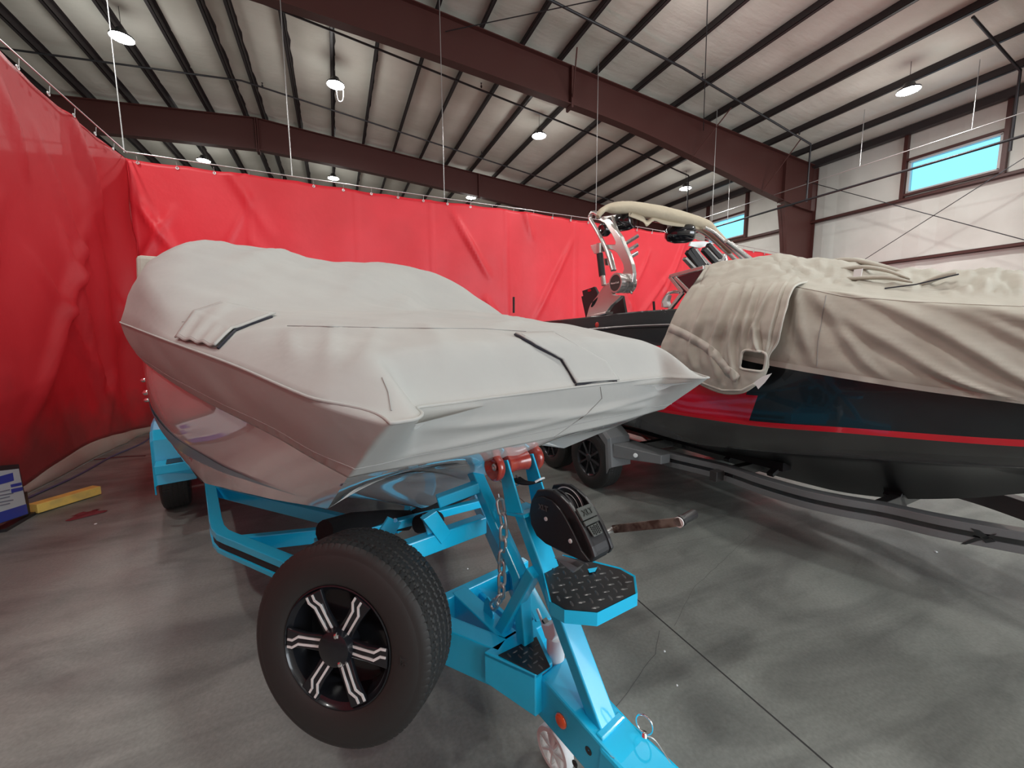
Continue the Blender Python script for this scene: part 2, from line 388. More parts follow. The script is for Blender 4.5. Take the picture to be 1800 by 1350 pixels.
# rigid frames: tapered rafter + tapered column
def rafter_bot(X, k=1.):
    return pch([-2.25, 1.0, 4.5, 8.0, 12, 15.6, 17.2], [8.68, 8.52, 8.27, 7.98, 7.36, 6.75, 6.55], abs(X-XRIDGE)+XRIDGE)
def frame(Y, label):
    root = thing('steel_frame', label, 'roof frame', (XRIDGE, Y, 0), 'brown steel frames spanning the building')
    for sgn, nm in ((1, 'rafter'), (-1, 'rafter')):
        m = MB(); n = 26; W = .13
        xe = 17.5
        X = [XRIDGE+sgn*(xe-XRIDGE)*i/n for i in range(n+1)]
        top = [zroof(x)-.002 for x in X]; bot = [rafter_bot(x) for x in X]
        for i in range(n):
            for (za, zb, zc, zd, w2) in ((bot[i], bot[i+1], top[i], top[i+1], .012), (bot[i]-.012, bot[i+1]-.012, bot[i]+.012, bot[i+1]+.012, W), (top[i]-.024, top[i+1]-.024, top[i], top[i+1], W)):
                m.box8([(X[i], Y-w2, za), (X[i+1], Y-w2, zb), (X[i+1], Y+w2, zb), (X[i], Y+w2, za), (X[i], Y-w2, zc), (X[i+1], Y-w2, zd), (X[i+1], Y+w2, zd), (X[i], Y+w2, zc)])
        for xs_ in (XRIDGE+sgn*.02, XRIDGE+sgn*8.6):
            m.box(xs_-.03, xs_+.03, Y-.15, Y+.15, rafter_bot(xs_)-.1, zroof(xs_)-.03)
        m.build('rafter', 'brown', root)
        c = MB(); x1 = XRIDGE+sgn*(XR-.12-XRIDGE)
        xi = lambda z: XRIDGE+sgn*(pch([0, 5, 6.8], [16.35, 16.0, 15.62], z)-XRIDGE)
        for i in range(8):
            z0, z1 = 6.62*i/8, 6.62*(i+1)/8
            for (a0, a1, b0, b1, w2) in ((xi(z0), xi(z1), x1, x1, .010), (xi(z0), xi(z1), xi(z0)+sgn*.02, xi(z1)+sgn*.02, W), (x1-sgn*.02, x1-sgn*.02, x1, x1, W)):
                c.box8([(a0, Y-w2, z0), (b0, Y-w2, z0), (b0, Y+w2, z0), (a0, Y+w2, z0), (a1, Y-w2, z1), (b1, Y-w2, z1), (b1, Y+w2, z1), (a1, Y+w2, z1)])
        c.box(x1-.012, x1+.008, Y-W, Y+W, 6.6, 8.2)
        c.box(xi(6.6)-.015, xi(6.6)+.015, Y-W, Y+W, 6.7, 8.2)
        c.build('column', 'brown', root)
frame(2.45, 'brown steel frame just overhead, nearest of the building frames')
frame(10.3, 'brown steel frame crossing the picture in front, joining the column beside the window')
frame(18.15, 'brown steel frame seen above the back red curtain')
frame(26.0, 'farthest brown steel frame, mostly hidden by the middle one')
frame(-5.4, 'brown steel frame behind the photographer')

# lamps
def make_lamp():
    t = thing('high_bay_light', 'x', 'ceiling lamp', (0, 0, 0), 'round high bay lamps hanging from the roof')
    MB().lathe([(.02, .0), (.02, .23), (-.0, .24), (.04, .24), (.10, .14), (.2, .1), (.2, 0)], (0, 0, 0), (0, 0, 1), 28).build('housing', 'black', t, smooth=True, autos=40)
    MB().lathe([(-.012, .0), (-.012, .2), (.0, .225), (.018, .225)], (0, 0, 0), (0, 0, 1), 28).build('lens', 'lens', t)
    MB().tube([(0, 0, .2), (.005, 0, .4), (0, 0, .72)], .006, 6).build('hanger', 'pipe', t)
    l = bpy.data.lights.new('lamp_light', 'AREA'); l.shape = 'DISK'; l.size = .5; l.energy = LAMP_W; l.color = (1, .985, .94)
    o = bpy.data.objects.new('lamp_light', l); COL.objects.link(o); o.parent = t; o.location = (0, 0, -.06)
    l2 = bpy.data.lights.new('ceiling_fill', 'POINT'); l2.shadow_soft_size = .45; l2.energy = LAMP_W*.36; l2.color = (1, .985, .94)
    o = bpy.data.objects.new('ceiling_fill', l2); COL.objects.link(o); o.parent = t; o.location = (0, 0, -.6)  # added point light below the lamp, brightening the ceiling
    return t
LP = [(-4.2, .4, 'lamp outside the frame at the left behind the photographer'), (-4.2, 6.0, 'lamp outside the frame above the left curtain'), (-4.2, 12.95, 'bright lamp at the upper left above the red corner'), (.37, 12.9, 'bright lamp with a dangling cable loop in front of the middle rafter'), (6.9, 13.2, 'bright lamp seen between the front and middle rafters'), (15.56, 6.73, 'bright lamp near the high window on the right'),
      (-4.39, 20.06, 'lamp just above the left part of the back curtain, under the middle rafter'), (.28, 20.0, 'lamp touching the top edge of the back curtain, right of its neighbour'), (15.65, 14.9, 'lamp above the tower of the far boat'), (7.3, 6.55, 'lamp at the very top edge of the picture, over the boats'),
      (.5, .4, 'lamp outside the frame directly overhead'), (7.3, .4, 'lamp outside the frame above the near boats'), (15.4, .4, 'lamp outside the frame by the right wall'),       (.5, -5.8, 'lamp outside the frame behind the photographer at left'), (8, -5.8, 'lamp outside the frame behind the photographer at right'), (6.6, 20.0, 'lamp beyond the middle rafter, hidden by it'), (-11, 18, 'far lamp in the bay beyond the left curtain')]
l0 = make_lamp()
for i, (x, y, lab) in enumerate(LP):
    k = (zroof(x)-.55-CAM.z)/(8.7-CAM.z)
    for _ in range(3): k = (zroof(x*k)-.55-CAM.z)/(8.7-CAM.z)
    x, y = x*k, y*k; z = zroof(x)-.55
    if i == 0: l0.location = (x, y, z); l0['label'] = lab
    else:
        d_ = dup(l0, (x, y, z), lab)
        if 'dangling' in lab:
            q = Vector((x, y, z)); MB().tube(spline([q+Vector(v) for v in ((.1, 0, .0), (.2, .02, -.08), (.17, .02, -.36), (.05, .02, -.38), (.02, 0, -.08), (.05, 0, .0))], 5), .007, 6).build('cable_loop', 'zinc', d_)

# sprinkler pipes, hanger rods, curtain cables, braces
def pipe(pts, r, label, name='sprinkler_pipe', m='pipe', cat='pipe', heads=()):
    t = tag(MB().tube(pts, r, 10).build(name, m, smooth=True), label, cat)
    for h in heads: MB().lathe([(0, .0), (0, .02), (.05, .03), (.07, .012), (.12, .012), (.13, .03), (.14, 0)], h, (0, 0, 1), 10).build('sprinkler_head', 'pipe', t)
    return t
def rp(x, d=.12): return zroof(x)-d
pipe([(-12, 11.75, rp(-12)), (XRIDGE, 11.75, rp(XRIDGE)), (10.6, 12.6, rp(10.6, .2)), (13.8, 13.0, rp(13.8, .2)), (13.8, 13.0, 6.35)], .028, 'thin dark sprinkler pipe crossing the bay between the two brown rafters', heads=[(-1.7, 11.75, rp(-1.7)), (4.4, 12.15, rp(4.4)), (8.5, 12.45, rp(8.5))])
pipe([(-12, 15.7, rp(-12)), (XRIDGE, 15.55, rp(XRIDGE)), (13, 16.9, rp(13, .2))], .026, 'thin dark sprinkler pipe just in front of the middle brown rafter', heads=[(-1.7, 15.6, rp(-1.7)), (5.8, 16.1, rp(5.8))])
pipe([(-3, 8.2, rp(-3)), (8.8, 8.65, rp(8.8, .15)), (15.2, 9.1, rp(15.2, .25)), (15.2, 9.1, 6.3)], .03, 'thin dark sprinkler pipe in front of the near brown rafter dropping to the wall line', heads=[(9.6, 8.7, rp(9.6, .15)), (14.4, 9.0, rp(14.4, .2))])
pipe([(12.9, 4.6, rp(12.9, .15)), (15.9, 4.7, rp(15.9, .2)), (15.9, 4.7, 6.3)], .03, 'short sprinkler pipe at the top right corner near the bright lamp')
pipe([(15.0, YF, 6.3), (15.0, 26, 6.3)], .035, 'long dark pipe hung along the right wall, passing across the windows')
pipe([(15.2, YF, 6.9), (15.2, 26, 6.9)], .012, 'thin white conduit hung above the long wall pipe', 'conduit', 'zinc', 'conduit')
for y in (5.2, 7.6, 12.0):
    pipe([(15.0 if y == 12 else 15.2, y, 6.3 if y == 12 else 6.9), (15.0 if y == 12 else 15.2, y, 8.55)], .01, {5.2: 'hanger rod near the window, right one of the two over the conduit', 7.6: 'hanger rod left of the near window holding the conduit', 12.0: 'hanger rod holding the wall pipe behind the column'}[y], 'hanger_rod', 'zinc', 'rod')
for x, zz in ((-3.26, 5.0), (-.64, 5.0), (2.52, 4.96), (6.81, 4.95), (11.3, 4.8)):
    tag(MB().tube([(x, 9.62, zz), (x, 9.62, zroof(x))], .009, 6).build('suspension_cable', 'zinc'), {-3.26: 'thin cable hanging from the roof to the corner of the two red curtains', -.64: 'thin cable hanging from the roof, second from the curtain corner', 2.52: 'thin cable hanging from the roof to the middle of the back curtain', 6.81: 'thin cable hanging from the roof just left of the tower boat', 11.3: 'thin cable hanging from the roof right of the tower boat'}[x], 'cable')
for k, (p, q, lab) in enumerate([((16.9, 10.2, 7.6), (16.9, 2.6, 3.0), 'thin brace cable sloping down the right wall away from the column'), ((16.9, 2.6, 7.6), (16.9, 10.2, 3.0), 'thin brace cable sloping up the right wall toward the right edge'),
                                 ((2.8, 10.2, 9.0), (11.5, 2.6, 8.5), 'thin roof brace rod crossing the purlins from the near rafter'), ((11.4, 10.2, 8.4), (2.8, 2.6, 9.0), 'second thin roof brace rod crossing the first one'),
                                 ((11.0, 10.25, 7.5), (11.4, 9.2, 8.6), 'short brace from the near rafter bottom up to a purlin'), ((14.5, 10.25, 6.9), (14.7, 9.1, 8.3), 'short brace near the column top up to a purlin'), ((6.4, 10.25, 8.2), (6.0, 9.4, 9.0), 'short brace beside the rafter splice up to a purlin')]):
    tag(MB().tube([p, q], .012 if k < 4 else .02, 6).build('brace_rod', 'brown' if k > 3 else 'pipe'), lab, 'brace')

# ================================================================== CURTAINS
def curtain_back():
    n, mrow = 330, 70; x0, x1 = -3.27, 16.2; rows = []
    folds = []
    random.seed(11)
    for k in range(46): folds.append((random.uniform(x0, x1), random.uniform(1.2, 4.9), random.uniform(.35, 1.3), random.choice((-1, 1))*random.uniform(.35, .9), random.uniform(.03, .10), random.uniform(.05, .12)))
    panels = [-3.27, -1.45, .55, 2.2, 4.1, 6.2, 8.2, 10.2, 12.2, 14.2, 16.2]
    for j in range(mrow+1):
        r = []
        for i in range(n+1):
            x = x0+(x1-x0)*i/n; zt = pch([-3.3, 7, 11, 16.2], [4.9, 4.87, 4.72, 4.5], x)-.02*abs(math.sin(math.pi*(x-x0)/.9)); z = zt*j/mrow
            y = 9.68+.05*math.sin(x*1.1)*(1-.3*z/5)+.035*nz((x*1.3, 0, z*.35), 1, 2)+.03*nz((x, 0, z), 1.1, 5)
            for (fx, fz, ln, sl, am, wd) in folds:
                dz = (z-fz)
                if abs(dz) < ln:
                    d = x-(fx+sl*dz*.9); y += am*math.exp(-(d/wd)**2)*(1-(dz/ln)**2)*(-1)
            for p in panels:
                if abs(x-p) < .03: y -= .02
            r.append(Vector((x, y, z+.03)))
        rows.append(r)
    return rows
cb = tag(MB().grid(curtain_back()).build('divider_curtain', 'red', smooth=True, solid=.004), 'long bright red vinyl curtain hanging across the back behind both boats', 'curtain')
def curtain_left():
    n, mrow = 200, 70; y0, y1 = -4.5, 9.66; rows = []; random.seed(5)
    folds = [(random.uniform(y0, y1), random.uniform(.6, 4.7), random.uniform(.5, 1.6), random.choice((-1, 1))*random.uniform(.1, .8), random.uniform(.04, .12), random.uniform(.07, .16)) for k in range(44)]
    for j in range(mrow+1):
        r = []
        for i in range(n+1):
            y = y0+(y1-y0)*i/n; zb = pch([-4.5, 5.9, 6.6, 7.6, 9.0, 9.7], [.05, .06, .16, .22, .12, .05], y); zt = 4.93-.02*abs(math.sin(math.pi*y/.9)); z = zb+(zt-zb)*j/mrow
            x = -3.27+.09*math.sin(y*1.3+.4)*(1-.4*z/5)+.06*nz((0, y*1.2, z*.35), 1, 3)+.03*nz((0, y, z), 1.2, 8)
            if y > 8.2: x += .10*math.sin((y-8.2)*7)*(1-z/6)
            for (fy, fz, ln, sl, am, wd) in folds:
                dz = z-fz
                if abs(dz) < ln: x += am*math.exp(-((y-(fy+sl*dz))/wd)**2)*(1-(dz/ln)**2)
            x = -3.27+(x+3.27)*(.22+.78*sm(z/1.3))
            r.append(Vector((x, y, z)))
        rows.append(r)
    return rows
clr = curtain_left()
cl = tag(MB().grid(clr).build('divider_curtain', 'red', smooth=True, solid=.004), 'tall red vinyl curtain along the left side, dirty towards its bottom edge', 'curtain')
sk = []
for k in range(9):
    sk.append([Vector((p.x+.02*math.sin(math.pi*k/8)+.03*(1-k/8), p.y, .006+(p.z+.01-.006)*k/8)) for p in clr[0]])
MB().grid(sk).build('bottom_skirt', 'skirtgrey', cl, smooth=True, solid=.003)
def grime(m):
    nt = m.node_tree; b = nt.nodes['Principled BSDF']; src = b.inputs['Base Color'].links[0].from_socket; N = nt.nodes
    tc = N.new('ShaderNodeTexCoord'); sp = N.new('ShaderNodeSeparateXYZ'); nt.links.new(tc.outputs['Object'], sp.inputs[0])
    n = N.new('ShaderNodeTexNoise'); n.inputs['Scale'].default_value = 1.6; n.inputs['Detail'].default_value = 7; nt.links.new(tc.outputs['Object'], n.inputs['Vector'])
    a = N.new('ShaderNodeMath'); a.operation = 'MULTIPLY_ADD'; a.inputs[1].default_value = -.55; a.inputs[2].default_value = .62; nt.links.new(sp.outputs[2], a.inputs[0])
    c = N.new('ShaderNodeMath'); c.operation = 'ADD'; nt.links.new(a.outputs[0], c.inputs[0]); nt.links.new(n.outputs[0], c.inputs[1])
    r = N.new('ShaderNodeValToRGB'); r.color_ramp.elements[0].position = .62; r.color_ramp.elements[1].position = 1.1; r.color_ramp.elements[0].color = (0, 0, 0, 1); r.color_ramp.elements[1].color = (.75,)*3+(1,); nt.links.new(c.outputs[0], r.inputs[0])
    x = N.new('ShaderNodeMix'); x.data_type = 'RGBA'; nt.links.new(r.outputs[0], x.inputs[0]); nt.links.new(src, x.inputs[6]); x.inputs[7].default_value = (.13, .045, .04, 1); nt.links.new(x.outputs[2], b.inputs['Base Color'])
M['redgrimy'] = mat('red_curtain_vinyl_left', (.54, .024, .034), .55, bump=[(2.2, .25, .05), (9, .12, .01)], var=(.8, (.52, .016, .026), .35, .6)); grime(M['redgrimy']); cl.data.materials[0] = M['redgrimy']  # darker copy of the back curtain's red, lowered to cut its red bounce
gmt = MB(); gml = MB()
for i in range(34):
    x = -3.1+i*.57; zt = pch([-3.3, 7, 11, 16.2], [4.9, 4.87, 4.72, 4.5], x)
    gmt.lathe([(-.005, .012), (-.005, .028), (.005, .028), (.005, .012)], (x, 9.66, zt-.03), (0, 1, 0), 10); gmt.tube([(x, 9.65, zt-.02), (x, 9.62, zt+.07)], .004, 5)
o = gmt.build('grommet_ties', 'zinc', cb); o['kind'] = 'stuff'
for i in range(24):
    y = -3.5+i*.55
    gml.lathe([(-.005, .012), (-.005, .028), (.005, .028), (.005, .012)], (-3.24, y, 4.87), (1, 0, 0), 10); gml.tube([(-3.23, y, 4.88), (-3.22, y, 4.97)], .004, 5)
o = gml.build('grommet_ties', 'zinc', cl); o['kind'] = 'stuff'
tag(MB().tube([(-3.26, 9.62, 5.02), (-.64, 9.62, 4.99), (2.52, 9.62, 4.96), (6.81, 9.62, 4.95), (11.3, 9.62, 4.8), (16.1, 9.62, 4.58)], .01, 6).build('curtain_cable', 'zinc'), 'taut wire rope that carries the back red curtain along its top edge', 'cable')
tag(MB().tube([(-3.22, -4.5, 4.98), (-3.22, 9.6, 5.0)], .01, 6).build('curtain_cable', 'zinc'), 'taut wire rope that carries the left red curtain along its top edge', 'cable')
tag(MB().tube(spline([(-3.16, 5.0, .012), (-3.12, 5.8, .012), (-3.05, 6.6, .012), (-3.07, 7.5, .012), (-3.0, 8.3, .012), (-3.1, 9.2, .012)], 6), .012, 8).build('hose', 'hose', smooth=True), 'blue grey hose lying along the foot of the left curtain', 'hose')

# ================================================================== NEAR BOAT (white hull under a grey cover)
GA = [.633, .8, 1.2, 1.8, 2.4, 3.0, 4.0, 6.8]
GL = [.663, .755, .865, 1.02, 1.15, 1.245, 1.27, 1.22]
GZ = [1.515, 1.55, 1.61, 1.68, 1.74, 1.785, 1.82, 1.85]
def g1(a): return pch(GA, GL, a), pch(GA, GZ, a)
HA = [.844, 1.0, 1.2, 1.8, 2.4, 3.0, 4.0, 6.8]
HL = [.694, .735, .79, .93, 1.06, 1.185, 1.24, 1.19]
HZ = [1.352, 1.37, 1.40, 1.445, 1.50, 1.585, 1.64, 1.68]
CA = [1.388, 1.8, 2.3, 3.0, 4.5, 6.8]
CLt = [.617, .775, .87, .985, 1.02, 1.0]
CZ = [1.068, 1.025, .935, .83, .76, .74]
KA = [1.05, 1.23, 1.388, 1.53, 2.0, 2.7, 4.0, 6.8]
KZ = [1.215, 1.11, 1.02, .93, .69, .60, .52, .50]
def hull1(s, v):
    """s 0 bow .. 1 stern, v 0 gunwale .. 1 chine (near side)"""
    ag = .655+(6.78-.655)*s; ah = .86+(6.78-.86)*s; ac = 1.388+(6.78-1.388)*s
    gl, gz = g1(ag); gl -= .02; gz -= .02
    hl, hz = pch(HA, HL, ah)-.012, pch(HA, HZ, ah)
    cl_, cz = pch(CA, CLt, ac), pch(CA, CZ, ac)
    fh = .36*(1-sm(s*6))+.2*sm(s*6)
    bul = .07*sm((ag-.7)/2.2)
    if v < fh:
        t = v/fh; a, l, z = lerp(ag, ah, t), lerp(gl, hl, t), lerp(gz, hz, t)
    else:
        t = (v-fh)/(1-fh); a, l, z = lerp(ah, ac, t), lerp(hl, cl_, t)+bul*math.sin(math.pi*t), lerp(hz, cz, t)
    return a, l, z
boat1 = thing('wakeboard_boat', 'white glossy wakeboard boat under a fitted grey cover on the bright blue trailer', 'boat', T1.w(3.5, 0, .5))
def hull_mesh():
    NS, NV = 90, 26
    m = MB()
    S = [(i/NS)**1.35 for i in range(NS+1)]
    for sg in (1, -1):
        m.grid([[T1.w(a, sg*l, z) for a, l, z in (hull1(s, j/NV) for j in range(NV+1))] for s in S])
        rows = []
        for s in S:
            a, l, z = hull1(s, 1); kz = pch(KA, KZ, a); r = []
            for j in range(15):
                t = j/14; tun = .07*(1-sm((a-1.388)/.7)); zz = lerp(z, kz, t)+tun*math.sin(math.pi*t)**1.0+(.02*math.sin(math.pi*t))
                r.append(T1.w(a, sg*l*(1-t), zz))
            rows.append(r)
        m.grid(rows)
    # front face between the two sponsons
    NJ, NT = 22, 40; rows = []
    for j in range(NJ+1):
        v = j/NJ; a, l, z = hull1(0, v); r = []
        ca = pch([0, .36, .6, .8, 1], [.87, .935, 1.06, 1.2, 1.388], v); cz = pch([0, .36, .6, .8, 1], [1.495, 1.345, 1.215, 1.125, 1.02], v)
        for i in range(NT+1):
            t = -1+2*i/NT; at = abs(t); f = 1-at
            k = sm(f*1.0)
            aa = lerp(a, ca, k)+.075*math.sin(math.pi*min(1, f*1.5))*(1-sm((v-.22)/.14))*sm(v/.06+.3)+.07*sm((v-.36)/.64)*math.sin(math.pi*f)**1.2; zz = lerp(z, cz, f**.9)+.07*sm((v-.4)/.6)*math.sin(math.pi*f)
            r.append(T1.w(aa, l*t, zz))
        rows.append(r)
    m.grid(rows)
    a, l, z = hull1(1, 0); a2, l2, z2 = hull1(1, 1)
    m.add([T1.w(a, l, z), T1.w(a, -l, z), T1.w(a2, -l2, z2), T1.w(a2, 0, .5), T1.w(a2, l2, z2)], [(0, 1, 2, 3, 4)])
    return m
hull_o = hull_mesh().build('hull', 'gel', boat1, smooth=True, merge=True, autos=28)
def hstripe(sg):
    rows = []
    for i in range(61):
        s = .012+.5*i/60; a_, _, _ = hull1(s, .8)
        c = pch([1.3, 1.8, 2.6, 3.0, 4.0], [.865, .79, .655, .59, .52], a_); w = .11*sm((a_-1.3)/1.2)+.001
        r = []
        for k in range(4):
            a, l, z = hull1(s, c-w/2+w*k/3); r.append(T1.w(a, sg*(l+.006), z-.001))
        rows.append(r)
    return rows
sg_ = MB(); sg_.grid(hstripe(1)); sg_.grid(hstripe(-1)); st = sg_.build('hull_stripe', 'teal', boat1, smooth=True); st['label'] = 'blue grey pinstripe curving along the hull side'
# rub rail at the edge of the fork and chrome fittings near the stern
for (y_, r_) in ((668, .014), (690, .018), (703, .014)):
    p = T1.ata(256+(y_-668)*.16, y_, 4.2); MB().lathe([(-.05, 0), (-.05, r_), (.02, r_*1.2), (.035, 0)], p, T1.L, 16).build('chrome_fitting', 'chrome', boat1, smooth=True)

# ---- grey cover
def front_a(u):
    au = abs(u); return lerp(.765, .633, sm((au-.74)/.2))
def ztop(a, l, B, gz):
    q = min(1, abs(l)/B)
    ex = lerp(7, 18, sm((a-1.6)/1.2))
    band = lerp(.10, .115, sm((a-1.6)/1.2))*(1-q**ex)
    k = sm((a-.63)/.5)
    z = gz+band*(.35+.65*sm((a-.6)/.25))+.035*(1-q*q)*k
    # crest of what lies under the canvas (windscreen and seats)
    cr = pch([-1.27, -1.17, -1.09, -.88, -.69, -.38, .11, .27, .55, .92, 1.09, 1.17, 1.27], [1.9, 1.98, 2.08, 2.225, 2.275, 2.305, 2.255, 2.265, 2.30, 2.265, 2.16, 2.0, 1.9], l)
    a0 = lerp(1.75, 2.35, sm((.2-l)/.7)); h = sm((a-a0)/(3.2-a0))
    z2 = z+max(0, cr-z)*h*sm((B-abs(l))/.06)
    return z2-.12*sm((a-4.4)/1.2)*(z2-z)/.45

def cover_top(u, v):
    af = front_a(u); a = af+(6.82-af)*v; gl, gz = g1(a if a > .66 else .633+(a-.633))
    B = gl if a > .85 else lerp(.663, gl, sm((a-.633)/.2))
    B += .004; l = u*B
    fz = 1-sm((a-af)/.12)
    z = ztop(a, l, B, gz)
    if abs(u) < .999 and fz > 0: z = lerp(z, lerp(1.515, 1.518, 1-abs(u)), fz**2)
    return a, l, z
def wrinkle(a, l):
    d = (a*.8-l)*1.0
    w = .012*noise.noise(Vector((d*5.0, (a+l)*1.1, 2.0)))+.006*noise.noise(Vector((d*11, (a+l)*2.4, 7.0)))
    e = (a*.8+l)
    w += .007*noise.noise(Vector((e*6, (a-l)*1.3, 12.0)))
    return w*1.0
def folds1(a, l):
    s = 0
    for (a0, l0, a1, l1, am, wd) in ((.86, .72, 1.25, .60, .010, .018), (.90, .78, 1.3, .72, .008, .016), (.82, .66, 1.1, .50, .008, .016), (1.6, .95, 2.0, .80, .012, .03), (3.0, .95, 3.3, .5, .02, .05), (1.0, -.25, 1.35, -.02, .012, .03), (1.9, .1, 2.6, -.35, .02, .05), (2.0, .35, 2.8, -.1, .015, .05), (1.05, .1, 1.3, -.3, .012, .025), (2.4, .75, 3.0, .35, .02, .06), (1.5, -.5, 2.1, -.75, .012, .04), (2.3, .55, 2.9, .15, -.015, .04), (.8, .45, 1.2, .3, .008, .03), (2.7, 1.0, 3.1, .8, .02, .05)):
        dx, dy = a1-a0, l1-l0; L_ = math.hypot(dx, dy); t = ((a-a0)*dx+(l-l0)*dy)/L_**2
        if -.15 < t < 1.15:
            d = abs((a-a0)*dy-(l-l0)*dx)/L_; s += am*math.exp(-(d/wd)**2)*math.sin(math.pi*min(1, max(0, (t+.15)/1.3)))
    return s
def skirt_pt(kind, p, t):
    """t 0 seam .. 1 hem"""
    if kind[0] == 's':
        a, sg = kind[1], kind[2]; gl, gz = g1(a); ah = a+.211*math.exp(-(a-.633)/.9)
        l = lerp(gl+.004, pch(HA, HL, ah), t); z = lerp(gz, pch(HA, HZ, ah), t); aa = lerp(a, ah, t)
        bul = .012*math.sin(math.pi*t)*sm((a-.64)/.2)
        pucker = .0055*math.sin(a*95+2*math.sin(a*9))*sm((t-.8)/.06)*(1-sm((t-.94)/.06))*sm((a-.66)/.1)*(1-sm((a-2.4)/.6))
        wv = .008*nz((a*1.5, t*.6, 0), 2.2, 4)*math.sin(math.pi*t)
        return aa, sg*(l+bul+wv+pucker), z
    u = kind[1]; a0, l0, z0 = cover_top(u, 0)
    au = abs(u); ah = lerp(.822, .844, sm((au-.5)/.5)); hl = u*.694; hz = 1.352-.008*(1-au)
    a, l, z = lerp(a0, ah, t), lerp(l0, hl, t), lerp(z0, hz, t)
    cor = sm((au-.72)/.25)
    a -= .014*math.sin(math.pi*min(1, t*1.0))*(1-cor)*.6*(1-t)
    fold = .010*math.exp(-((t-.62-.2*(u))/.06)**2)*sm((.9-au)/.2)+.012*math.exp(-((t-.55+.25*u)/.09)**2)*sm((.8-au)/.2)+.006*nz((l*2, z*3, 0), 2.5, 3)*sm((1-au)/.1)
    return a-fold, l, z
def cover1_mesh():
    m = MB(); NU, NV = 120, 170; rows = []
    for j in range(NV+1):
        v = (j/NV)**1.25; r = []
        for i in range(NU+1):
            u = -1+2*i/NU; a, l, z = cover_top(u, v)
            e = sm((1-abs(u))/.12)*sm(v/.006)
            z += (wrinkle(a, l)*.8+folds1(a, l))*e
            r.append(T1.w(a, l, z))
        rows.append(r)
    m.grid(rows)
    ring = []
    for j in range(NV, -1, -1):
        a = cover_top(-1, (j/NV)**1.25)[0]; ring.append(('s', a, -1))
    for i in range(1, NU): ring.append(('f', -1+2*i/NU))
    for j in range(NV+1):
        a = cover_top(1, (j/NV)**1.25)[0]; ring.append(('s', a, 1))
    NT = 26
    cols = []
    for t in range(NT+1):
        cols.append([T1.w(*skirt_pt(k, None, t/NT)) for k in ring])
    # make the first row meet the top exactly
    top = [rows[j][0] for j in range(NV, -1, -1)]+[rows[0][i] for i in range(1, NU)]+[rows[j][NU] for j in range(NV+1)]
    cols[0] = top
    m.grid(cols)
    gl, gz = g1(6.8); b = [rows[NV][i] for i in range(NU+1)]
    low = [Vector((p.x, p.y, 1.5)) for p in b]; m.grid([b, low])
    # stern corner pocket standing up behind the hump
    return m, cols
cm1, skc = cover1_mesh()
cov1 = cm1.build('boat_cover', 'cover', None, smooth=True, merge=True)
tag(cov1, 'smooth fitted grey canvas cover stretched over the near boat on the blue trailer', 'boat cover')
md = cov1.modifiers.new('solid', 'SOLIDIFY'); md.thickness = .004; md.offset = -1
bv1 = bvh_of(cov1)
# upright covered piece at the stern corner
P3 = [(4.45, 1.28, 1.80), (4.45, 1.245, 2.385), (4.45, .75, 2.40), (4.45, .75, 1.85)]
pk = MB().prism([T1.w(*p) for p in P3], T1.A*.9); pk.build('stern_pocket', 'cover2', cov1, bevel=.03)  # paler canvas than the cover, its lit face put into the colour
# piping along the seam and webbing row above the hem
def ringline(t, off=.003, lo=.0): 
    NT = 26; row = skc[int(round(t*NT))]; return row
def pline(pts, r, name, m, par, n=6): return MB().tube(pts, r, n).build(name, m, par, smooth=True)
sidepts = [p for p in skc[0] if T1.loc(p)[0] < 5.5]
pline(sidepts, .0042, 'piping', 'cover', cov1)
pline([p for p in skc[21] if T1.loc(p)[0] < 3.2], .0018, 'stitching', 'coverseam', cov1)
def seam_px(pts, r=.0016, m='coverseam', off=.001, bv=None, par=None):
    P = []
    for a, b in zip(pts, pts[1:]):
        n = max(2, int(math.hypot(a[0]-b[0], a[1]-b[1])/6))
        for k in range(n):
            q = on_surf(bv or bv1, a[0]+(b[0]-a[0])*k/n, a[1]+(b[1]-a[1])*k/n, off)
            if q: P.append(q)
    q = on_surf(bv or bv1, *pts[-1], off)
    if q: P.append(q)
    return pline(P, r, 'seam', m, par or cov1, 5)
seam_px([(505, 573), (700, 577), (850, 578), (925, 583)])
seam_px([(672, 664), (683, 690), (688, 722)]); seam_px([(1055, 680), (1058, 700), (1035, 725), (975, 768)])
seam_px([(320, 566), (350, 567), (372, 575)], .001)
# two sewn-on strap flaps
fq = draped_quad(bv1, [(392, 534), (486, 555), (413, 583), (343, 550)], 16, 11, .010)[:-1]+draped_quad(bv1, [(343, 550), (413, 583), (384, 614), (312, 598)], 16, 11, .012)
for j, r in enumerate(fq):
    for i, p in enumerate(r): r[i] = p+Vector((0, 0, .004*math.sin(i*1.3)*sm((j-9)/8)))
f1 = MB().grid(fq).build('strap_flap', 'cover', cov1, smooth=True, solid=.004)
f1['label'] = 'rectangular sewn flap hanging over the near side edge'
fq2 = draped_quad(bv1, [(905, 590), (972, 587), (1063, 637), (985, 633)], 16, 12, .010)[:-1]+draped_quad(bv1, [(985, 633), (1063, 637), (1087, 671), (1012, 678)], 16, 10, .010)
f2 = MB().grid(fq2).build('strap_flap', 'cover', cov1, smooth=True, solid=.004); f2['label'] = 'long sewn flap running over the front edge, painted shade under it'
def inset(fqr, k): 
    n = len(fqr)-1; m_ = len(fqr[0])-1
    return [fqr[j][k] for j in range(k, n)]+[fqr[n-k][i] for i in range(k, m_-k+1)]+[fqr[j][m_-k] for j in range(n-k, k-1, -1)]
for fo, par in ((fq, f1), (fq2, f2)):
    pts = [p+Vector((0, 0, .0022)) for p in inset(fo, 1)]; MB().tube(pts, .0011, 5).build('stitching', 'coverseam', par)
